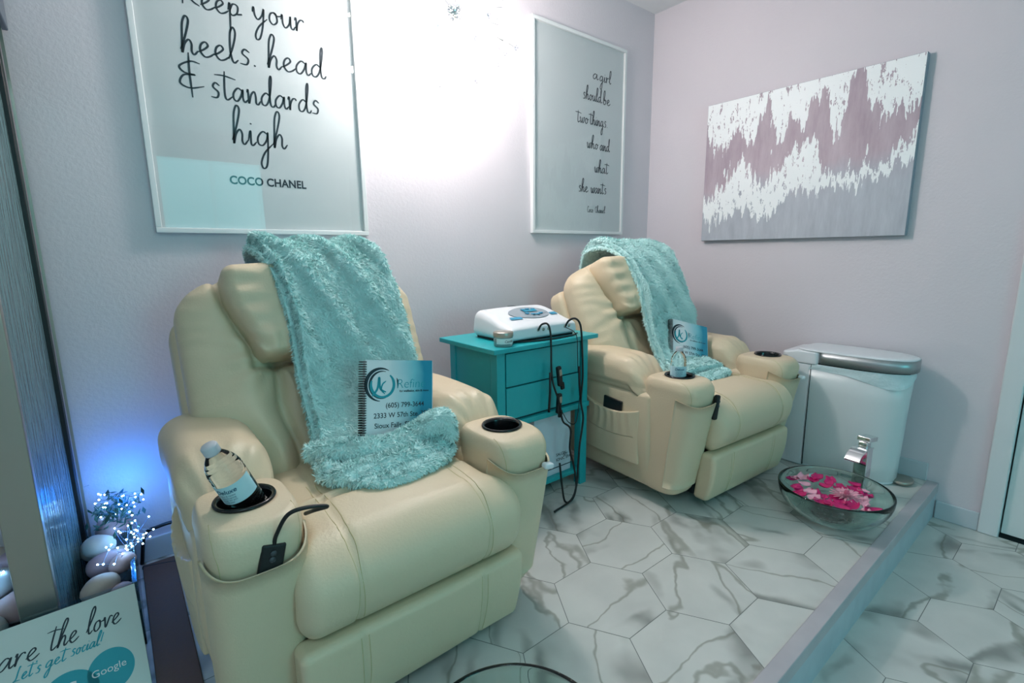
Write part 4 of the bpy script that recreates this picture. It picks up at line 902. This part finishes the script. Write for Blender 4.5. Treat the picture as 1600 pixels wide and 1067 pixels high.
# ---------------------------------------------------------------- glass foot-soak bowls
M_bowl = bpy.data.materials.new('greenish_glass'); M_bowl.use_nodes = True; b_ = M_bowl.node_tree.nodes['Principled BSDF']
b_.inputs['Transmission Weight'].default_value = 1; b_.inputs['Roughness'].default_value = .02; b_.inputs['IOR'].default_value = 1.45; b_.inputs['Base Color'].default_value = (.80, .94, .90, 1)
M_water = glassmat('water_surface', (.93, .98, .97), 0.0, 1.33)
M_petal = mat('magenta_petal', (200, 20, 105), .5, Subsurface_Weight=.1); M_petal2 = mat('pale_pink_petal', (236, 170, 190), .5)
def bowl(cx, cy, rad, H, label, rz=0, flower=True, seed=1, hide=0):
    t = empty('glass_bowl', (cx, cy, 0.0), 0, label, 'bowl')
    out = []; inn = []
    for i in range(15):
        f = i/14; a = f*math.pi/2
        r_ = .075+(rad-.075)*(math.sin(a)**.95) if i else .075; z = .004+(H-.004)*(1-math.cos(a))**.92; out.append((r_, z))
    inn = [(max(r_-.009, .0), z+.007) for r_, z in out][::-1]; inn[0] = (rad-.008, H)
    MB().arr(lathe([(0, .0), (.07, 0)]+out+[(rad-.001, H+.004), (rad-.006, H+.005)]+inn+[(0, .012)], 72)).obj('bowl_glass', M_bowl, t, smooth=True)
    rng = random.Random(seed)
    wz = H*.74; wr = rad*.915
    MB().arr(lathe([(0, wz), (wr*.5, wz), (wr, wz)], 48)).obj('water', M_water, t, smooth=True)
    drops = MB()
    for _ in range(140):
        a = rng.uniform(0, 6.283); r_ = rng.uniform(.02, .12); s_ = rng.uniform(.003, .006)
        drops.arr(([(p[0]*s_+r_*math.cos(a), p[1]*s_+r_*math.sin(a), p[2]*s_+.016+r_*.12) for p in lathe([(0, 0), (.8, .25), (1, .6), (.7, 1), (0, 1.2)], 8)[0]], lathe([(0, 0)]*5, 8)[1]))
    drops.obj('glass_beads', M_pet, t, smooth=True)['kind'] = 'stuff'
    return t, wz
def petal(loc, L, W, rz, tilt, m, name, label, seed, group):
    rng = random.Random(seed); V = []; Fc = []; nu, nv = 9, 7; ph = rng.uniform(0, 6)
    for i in range(nu):
        u = i/(nu-1); wd = W*(.25+.75*math.sin(math.pi*min(1, u*.85+.12))**.6)
        for k in range(nv):
            v = k/(nv-1)*2-1; x = u*L-L/2; y = v*wd/2; z = .22*L*(v*v)*.6+.12*L*(2*u-1)**2+.05*L*math.sin(ph+5*u+3*v); V.append((x, y, z))
    for i in range(nu-1):
        for k in range(nv-1): Fc.append((i*nv+k, i*nv+k+1, (i+1)*nv+k+1, (i+1)*nv+k))
    M = Matrix.Rotation(rz, 4, 'Z') @ Matrix.Rotation(tilt, 4, 'Y'); o = MB().add([M @ Vector(p) for p in V], Fc).obj(name, m, None, smooth=True, loc=loc)
    sd = o.modifiers.new('solid', 'SOLIDIFY'); sd.thickness = .0012
    return tag(o, label, 'petal', group)
def flower(loc, rad, label):
    t = empty('chrysanthemum', loc, .4, label, 'flower'); mb = MB(); rng = random.Random(3)
    for ringi, (n, l, el) in enumerate(((17, 1.0, 8), (15, .85, 22), (12, .66, 38), (9, .45, 58))):
        for i in range(n):
            a = 2*math.pi*(i+.5*ringi)/n+rng.uniform(-.06, .06); L = rad*l*rng.uniform(.9, 1.05); w0 = rad*.085; V = []
            for j in range(6):
                u = j/5; r_ = rad*.05+u*L*math.cos(R(el*(1-.3*u))); z = .004+u*L*math.sin(R(el))*(1-.25*u); h = w0*math.sin(math.pi*(.12+.8*u)); V += [(r_, -h, z), (r_, 0, z-.002), (r_, h, z)]
            Fc = []
            for j in range(5):
                for k in range(2): Fc.append((3*j+k, 3*j+k+1, 3*j+3+k+1, 3*j+3+k))
            M = Matrix.Rotation(a, 4, 'Z'); mb.add([M @ Vector(p) for p in V], Fc)
    o = mb.obj('petals', M_petal2, t, smooth=True); s_ = o.modifiers.new('solid', 'SOLIDIFY'); s_.thickness = .001
    MB().arr(lathe([(0, .03), (.008, .028), (.010, .018), (.006, .006), (0, .004)], 16)).obj('flower_centre', mat('flower_heart', (190, 90, 120), .6), t, smooth=True)
b1, wz = bowl(2.215, .638, .205, .135, 'green tinted glass bowl of floating petals before the corner recliner, fully in view')
rng = random.Random(8)
spots = []
for i in range(34):
    for _ in range(60):
        a = rng.uniform(0, 6.283); r_ = .162*math.sqrt(rng.uniform(.04, 1)); x, y = r_*math.cos(a), r_*math.sin(a)
        if math.hypot(x+.015, y-.055) < .042: continue      # the open patch of water
        if all(math.hypot(x-q[0], y-q[1]) > .028 for q in spots): spots.append((x, y)); break
for i, (x, y) in enumerate(spots):
    s_ = rng.uniform(.042, .062)
    petal((2.215+x, .638+y, wz+.006+.002*(i % 3)), s_, s_*.8, rng.uniform(0, 6.28), rng.uniform(-.25, .25), M_petal if rng.random() < .8 else M_petal2, 'petal', 'loose magenta or pink petal floating in the fully visible glass bowl', i, 'petals in the far bowl')
flower((2.205, .590, wz+.014), .060, 'pale pink chrysanthemum head floating in the glass bowl near the bin')
b2, wz2 = bowl(.51, .635, .207, .135, 'glass bowl cut off by the bottom edge, before the nearer recliner')
for i, (x, y, s_) in enumerate(((.085, .045, .040), (.115, .015, .034), (.06, -.01, .040), (.10, -.05, .040))):
    petal((.51+x, .635+y, wz2+.006), s_, s_*.8, i*1.3, .1, M_petal, 'petal', 'loose magenta petal floating in the bowl at the bottom edge', 50+i, 'petals in the near bowl')
# waterfall tap
t = empty('waterfall_tap', (2.505, .625, 0), R(-8), 'chrome waterfall tap standing behind the petal filled glass bowl', 'tap')
MB().box(-.024, .024, -.026, .026, 0, .235).obj('tap_body', M_chrome, t, bevel=.004)
V = []; Fc = []; prof = [(.02, .240), (-.02, .243), (-.055, .238), (-.085, .222), (-.105, .200)]
for (x, z) in prof: V += [(x, -.030, z), (x, .030, z), (x, .030, z-.007), (x, -.030, z-.007)]
for i in range(len(prof)-1):
    for k in range(4): Fc.append((4*i+k, 4*i+(k+1) % 4, 4*i+4+(k+1) % 4, 4*i+4+k))
Fc += [(0, 3, 2, 1), tuple(4*(len(prof)-1)+k for k in range(4))]
MB().add(V, Fc).obj('spout', M_chrome, t, bevel=.0015)
MB().box(-.045, .030, -.026, .026, .262, .284, Matrix.Rotation(R(6), 4, 'Y')).box(-.018, .018, -.018, .018, .24, .264).obj('lever', M_chrome, t, bevel=.004)

# ---------------------------------------------------------------- water wall feature at the left
t = empty('water_feature', (-.27, 1.86, 0), 0, 'floor standing water wall of rippled glass in a steel frame with a pebble tray', 'fountain')
def FB(x0, x1, y0, y1, z0, z1, name, m, **k): return MB().box(x0+.27, x1+.27, y0-1.86, y1-1.86, z0, z1).obj(name, m, t, **k)
tx0, tx1, ty0, ty1, tz = -.52, -.040, 1.640, 2.10, .20
FB(tx0, tx1, ty0, ty1, 0, .02, 'tray_floor', M_black)
M_trayg = mat('teal_edge_acrylic', (120, 160, 175), .12, Transmission_Weight=.85)
FB(tx1-.012, tx1, ty0, ty1, .02, tz, 'tray_side', M_trayg, bevel=.001)
FB(tx0, tx1-.012, ty0, ty0+.010, .02, tz, 'tray_front', M_clear)
FB(tx0, tx0+.010, ty0+.01, ty1, .02, tz, 'tray_side', M_clear)
FB(tx0, tx1-.012, ty1-.010, ty1, .02, tz, 'tray_back', M_clear)
FB(-.283, -.208, 1.672, 1.705, .02, 2.02, 'post', M_steel, bevel=.003)
FB(-.215, -.160, 2.045, 2.095, .02, 2.02, 'rear_post', M_black, bevel=.003)
FB(-.157, -.150, 2.088, 2.098, .02, 2.02, 'edge_strip', M_steel)
M_ripple = mat('rippled_dark_glass', (105, 132, 136), .1, bump=(1, .6, .01))
nt = M_ripple.node_tree; nz = [n for n in nt.nodes if n.type == 'TEX_NOISE'][0]; tcn = [n for n in nt.nodes if n.type == 'TEX_COORD'][0]
mp = nt.nodes.new('ShaderNodeMapping'); mp.inputs['Scale'].default_value = (60, 60, 9); nt.links.new(tcn.outputs['Object'], mp.inputs[0]); nt.links.new(mp.outputs[0], nz.inputs['Vector'])
gv = MB(); gv.add([(-.212+.27, 1.705-1.86, .02), (-.172+.27, 2.045-1.86, .02), (-.172+.27, 2.045-1.86, 2.0), (-.212+.27, 1.705-1.86, 2.0), (-.222+.27, 1.705-1.86, .02), (-.182+.27, 2.045-1.86, .02), (-.182+.27, 2.045-1.86, 2.0), (-.222+.27, 1.705-1.86, 2.0)], [(0, 1, 2, 3), (5, 4, 7, 6), (1, 5, 6, 2), (4, 0, 3, 7), (3, 2, 6, 7), (4, 5, 1, 0)])
gv.obj('water_panel', M_ripple, t)
hd = MB().box(-.34+.27, -.137+.27, 1.60-1.86, 2.11-1.86, 1.74, 2.06)
hd.obj('canopy', mat('grey_metal_hood', (110, 120, 132), .4, .6), t, bevel=.004)
# pebbles and shells, each one a thing
M_pebs = [mat('pebble_'+n, c1, .55, bump=(30, .25, .004), var=(14, c2)) for n, c1, c2 in (('rose', (196, 160, 158), (160, 125, 130)), ('sand', (205, 185, 170), (170, 150, 145)), ('white', (222, 220, 222), (190, 190, 196)), ('mauve', (170, 140, 150), (140, 116, 130)))]
rng = random.Random(4); placed = []
def pebble(x, y, z, a, b, c_, rz, mi, label, name='pebble'):
    V, Fc = lathe([(0, -1)]+[(math.cos(q), math.sin(q)) for q in np.linspace(-1.35, 1.35, 11)]+[(0, 1)], 20); V = np.array([tuple(p) for p in V]); V = V*(1+.10*vn(V*1.0+x*30, 1.3, seed=int(x*100) % 50))[:, None]
    M = Matrix.Rotation(rz, 4, 'Z') @ Matrix.Rotation(rng.uniform(-.4, .4), 4, 'X') @ Matrix.Diagonal((a, b, c_, 1))
    o = MB().add([M @ Vector(p) for p in V], Fc).obj(name, M_pebs[mi], None, smooth=True, loc=(x, y, z)); return tag(o, label, 'pebble', 'pebbles in the water feature tray')
for (px, py, pz, a, b, c_, rz, mi) in [(-.105, 1.86, .170, .060, .038, .036, .3, 3), (-.070, 1.80, .190, .038, .030, .028, .9, 0), (-.125, 1.74, .165, .048, .036, .034, .4, 1), (-.075, 1.71, .150, .030, .024, .022, 0, 0), (-.125, 1.93, .200, .045, .036, .036, 2.5, 2), (-.085, 2.0, .225, .055, .040, .040, .6, 3),
        (-.14, 2.01, .16, .04, .04, .04, 0, 2), (-.085, 1.92, .14, .05, .04, .04, 1, 1), (-.30, 1.80, .16, .055, .045, .04, .4, 0), (-.345, 1.88, .20, .050, .040, .04, 1.2, 2), (-.31, 1.95, .22, .05, .04, .036, .2, 3), (-.36, 1.74, .15, .055, .04, .038, 2.2, 1), (-.43, 1.82, .18, .06, .045, .04, .5, 0),
        (-.30, 1.705, .13, .025, .022, .02, 0, 2), (-.33, 1.70, .12, .024, .022, .02, .5, 2), (-.42, 1.70, .13, .05, .035, .033, .1, 2), (-.45, 1.95, .19, .05, .045, .04, 0, 3), (-.37, 2.03, .20, .05, .04, .04, 0, 1)]:
    pebble(px, py, pz, a, b, c_, rz, mi, 'smooth pebble piled in the lit tray of the water feature')
for i in range(46):
    x = rng.choice([rng.uniform(-.145, -.075), rng.uniform(-.48, -.30)]); y = rng.uniform(1.69, 2.05); s_ = rng.uniform(.020, .034)
    pebble(x, y, .03+rng.uniform(.0, .08), s_*1.3, s_, s_*.85, rng.uniform(0, 3), rng.randrange(4), 'smooth pebble piled in the lit tray of the water feature')
# fairy lights
M_led = emis('blue_white_led', (.28, .62, 1.0), 60.0); M_wire = mat('silver_wire', (150, 165, 190), .3, .8)
t = empty('fairy_lights', (-.07, 1.92, .20), 0, 'tangled string of tiny blue fairy lights on thin wire over the pebble tray', 'string lights')
def bunch(cx, cy, cz, rx, ry, rz_, n, seed):
    rng = random.Random(seed); P = []
    for i in range(n):
        while True:
            q = [rng.uniform(-1, 1) for _ in range(3)]
            if sum(v*v for v in q) < 1: break
        P.append((cx+q[0]*rx, cy+q[1]*ry, cz+q[2]*rz_))
    return P
LP = bunch(-.055, 1.99, .305, .085, .07, .055, 32, 1)+bunch(-.030, 1.87, .235, .075, .09, .04, 26, 2)+bunch(-.10, 1.78, .22, .05, .09, .03, 9, 3)+bunch(-.38, 1.86, .24, .09, .14, .035, 24, 6)
wp = MB()
for seg in (LP[:32], LP[32:58], LP[58:67], LP[67:]):
    wp.arr(tube(cr(seg, 5)-np.array([-.07, 1.92, .20]), .0007, 4))
wp.obj('wire', M_wire, t, smooth=True)
for p in LP:
    MB().arr(lathe([(0, -.0024), (.0018, -.0017), (.0024, 0), (.0018, .0017), (0, .0024)], 8)).obj('bulb', M_led, t, smooth=True, loc=(p[0]+.07, p[1]-1.92, p[2]-.20))
# sprigs of greenery under the lights
M_sprig = mat('dark_green_sprig', (40, 84, 78), .6); rng = random.Random(12); mb = MB()
for i in range(170):
    x, y, z = -.075+rng.gauss(0, .030), 1.985+rng.gauss(0, .035), .275+rng.gauss(0, .030); M = Matrix.Translation((x, y, z)) @ Matrix.Rotation(rng.uniform(0, 6), 4, 'Z') @ Matrix.Rotation(rng.uniform(-1.2, 1.2), 4, 'X')
    mb.add([M @ Vector(p) for p in ((0, -.014, 0), (.006, 0, .001), (0, .015, .004), (-.006, 0, .001))], [(0, 1, 2, 3)])
for i in range(14):
    a = rng.uniform(0, 6.28); mb.arr(tube(cr([(-.08, 1.99, .19), (-.075+.02*math.cos(a), 1.985+.02*math.sin(a), .26), (-.075+.05*math.cos(a), 1.985+.05*math.sin(a), .31)], 4), .0012, 4))
tag(mb.obj('faux_greenery', M_sprig), 'clump of dark artificial leaves among the fairy lights on the pebbles', 'greenery')

tag(MB().box(-.030, .066, .95, 2.08, .0, .012).obj('floor_strip', mat('dark_taupe_strip', (100, 74, 62), .7, bump=(120, .3, .003)), None, bevel=.003), 'narrow dark strip on the floor between pebble tray and nearer recliner', 'mat')  # thin dark strip lying on the tiles beside the tray
# black cord from the water feature along the back wall
tag(MB().arr(tube(cr([(-.03, 2.09, .012), (-.01, 2.085, .12), (.03, 2.07, .145), (.10, 2.05, .15), (.17, 2.03, .10), (.19, 2.0, .02), (.14, 2.0, .008), (.08, 2.03, .007), (.02, 2.055, .007), (-.03, 2.07, .007)], 8), .006, 8)).obj('power_cord', M_black, None, smooth=True), 'thick black power cord curling on the floor behind the nearer recliner', 'cord')

# ---------------------------------------------------------------- tabletop sign in front of the tray
th, a_ = R(45), R(-2.5)
TR = Vector((-.0464, 1.6269, .205)); topd = Vector((math.cos(a_), -math.sin(a_), 0)); nh = Vector((-math.sin(a_), -math.cos(a_), 0)); up_ = -(Vector((0, 0, -1))*math.cos(th)+nh*math.sin(th)); nn = topd.cross(up_)
SW, SH = .43, .28
t = empty('social_sign', TR-topd*SW-up_*SH, 0, 'white acrylic sign with script writing and teal circles leaning on the pebble tray', 'sign')
t.rotation_euler = Matrix(((topd.x, up_.x, nn.x), (topd.y, up_.y, nn.y), (topd.z, up_.z, nn.z))).to_euler()
MB().box(0, SW, 0, SH, -.006, 0).obj('board', mat('sign_board', (196, 208, 204), .25), t, bevel=.001)
def SGN(name, VFs, m, l=.0006):
    mb = MB()
    for VF in VFs: mb.arr(sheet3(*VF, (0, 0, l), (1, 0, 0), (0, 1, 0)))
    return mb.obj(name, m, t)
SGN('share_lettering', [script_text('Share', .100, .186, .025, .128, .0032, .25)], M_ink); SGN('the_lettering', [script_text('the', .246, .190, .025, .056, .0032, .25)], M_ink); SGN('love_lettering', [script_text('love', .318, .194, .025, .070, .0032, .25)], M_ink)
SGN('teal_lettering', [script_text("Let's", .182, .152, .0135, .048, .0026, .3), script_text('get', .238, .155, .0135, .038, .0026, .3), script_text('social!', .284, .158, .0135, .062, .0026, .3)], M_tealink)
SGN('circles', [disc2(.275, .066, .058, .060), disc2(.357, .090, .047, .050), disc2(.175, .062, .052, .050)], mat('teal_disc', (0, 152, 168), .5), .0005)
fF = font_text('f', .085, .003); gG = font_text('Google', .0235, 0)
SGN('white_lettering', [shift2(fF, .262, .038), shift2(gG, .318, .086)], M_white, .0010)

# ---------------------------------------------------------------- crystal starburst chandelier
M_spark = emis('lit_crystal', (1.0, .95, .93), 55.0); M_cry = mat('clear_crystal', (235, 240, 250), .05, Transmission_Weight=.9)
t = empty('chandelier', (CH[0], CH[1], 2.6), 0, 'starburst chandelier of glowing crystal beads hanging by the back wall', 'chandelier')
MB().arr(lathe([(0, 0), (.06, 0), (.06, -.012), (.02, -.03), (.006, -.035), (.006, CH[2]-2.6+.03)], 24)).obj('canopy', M_chrome, t, smooth=True)
MB().arr(([(p[0], p[1], p[2]+CH[2]-2.6) for p in lathe([(0, -.035), (.02, -.028), (.033, 0), (.02, .028), (0, .035)], 20)[0]], lathe([(0, 0)]*5, 20)[1])).obj('hub', M_chrome, t, smooth=True)
rng = random.Random(21); arms = MB(); N_ = 84; k = 0
for i in range(N_):
    z = 1-2*(i+.5)/N_; rr_ = math.sqrt(1-z*z); a = i*2.399963; d = Vector((rr_*math.cos(a), rr_*math.sin(a), z)); L_ = rng.uniform(.19, .30)
    if d.y*L_ > .28: L_ = .28/d.y
    e = d*L_; arms.arr(tube([tuple(d*.03+Vector((0, 0, CH[2]-2.6))), tuple(e+Vector((0, 0, CH[2]-2.6)))], .0012, 5))
    lit = rng.random() < .55
    MB().arr(lathe([(0, -.011), (.008, -.005), (.010, 0), (.008, .005), (0, .011)], 10)).obj('crystal', M_spark if lit else M_cry, t, smooth=False, loc=tuple(e+Vector((0, 0, CH[2]-2.6))))
arms.obj('stems', M_chrome, t, smooth=True)
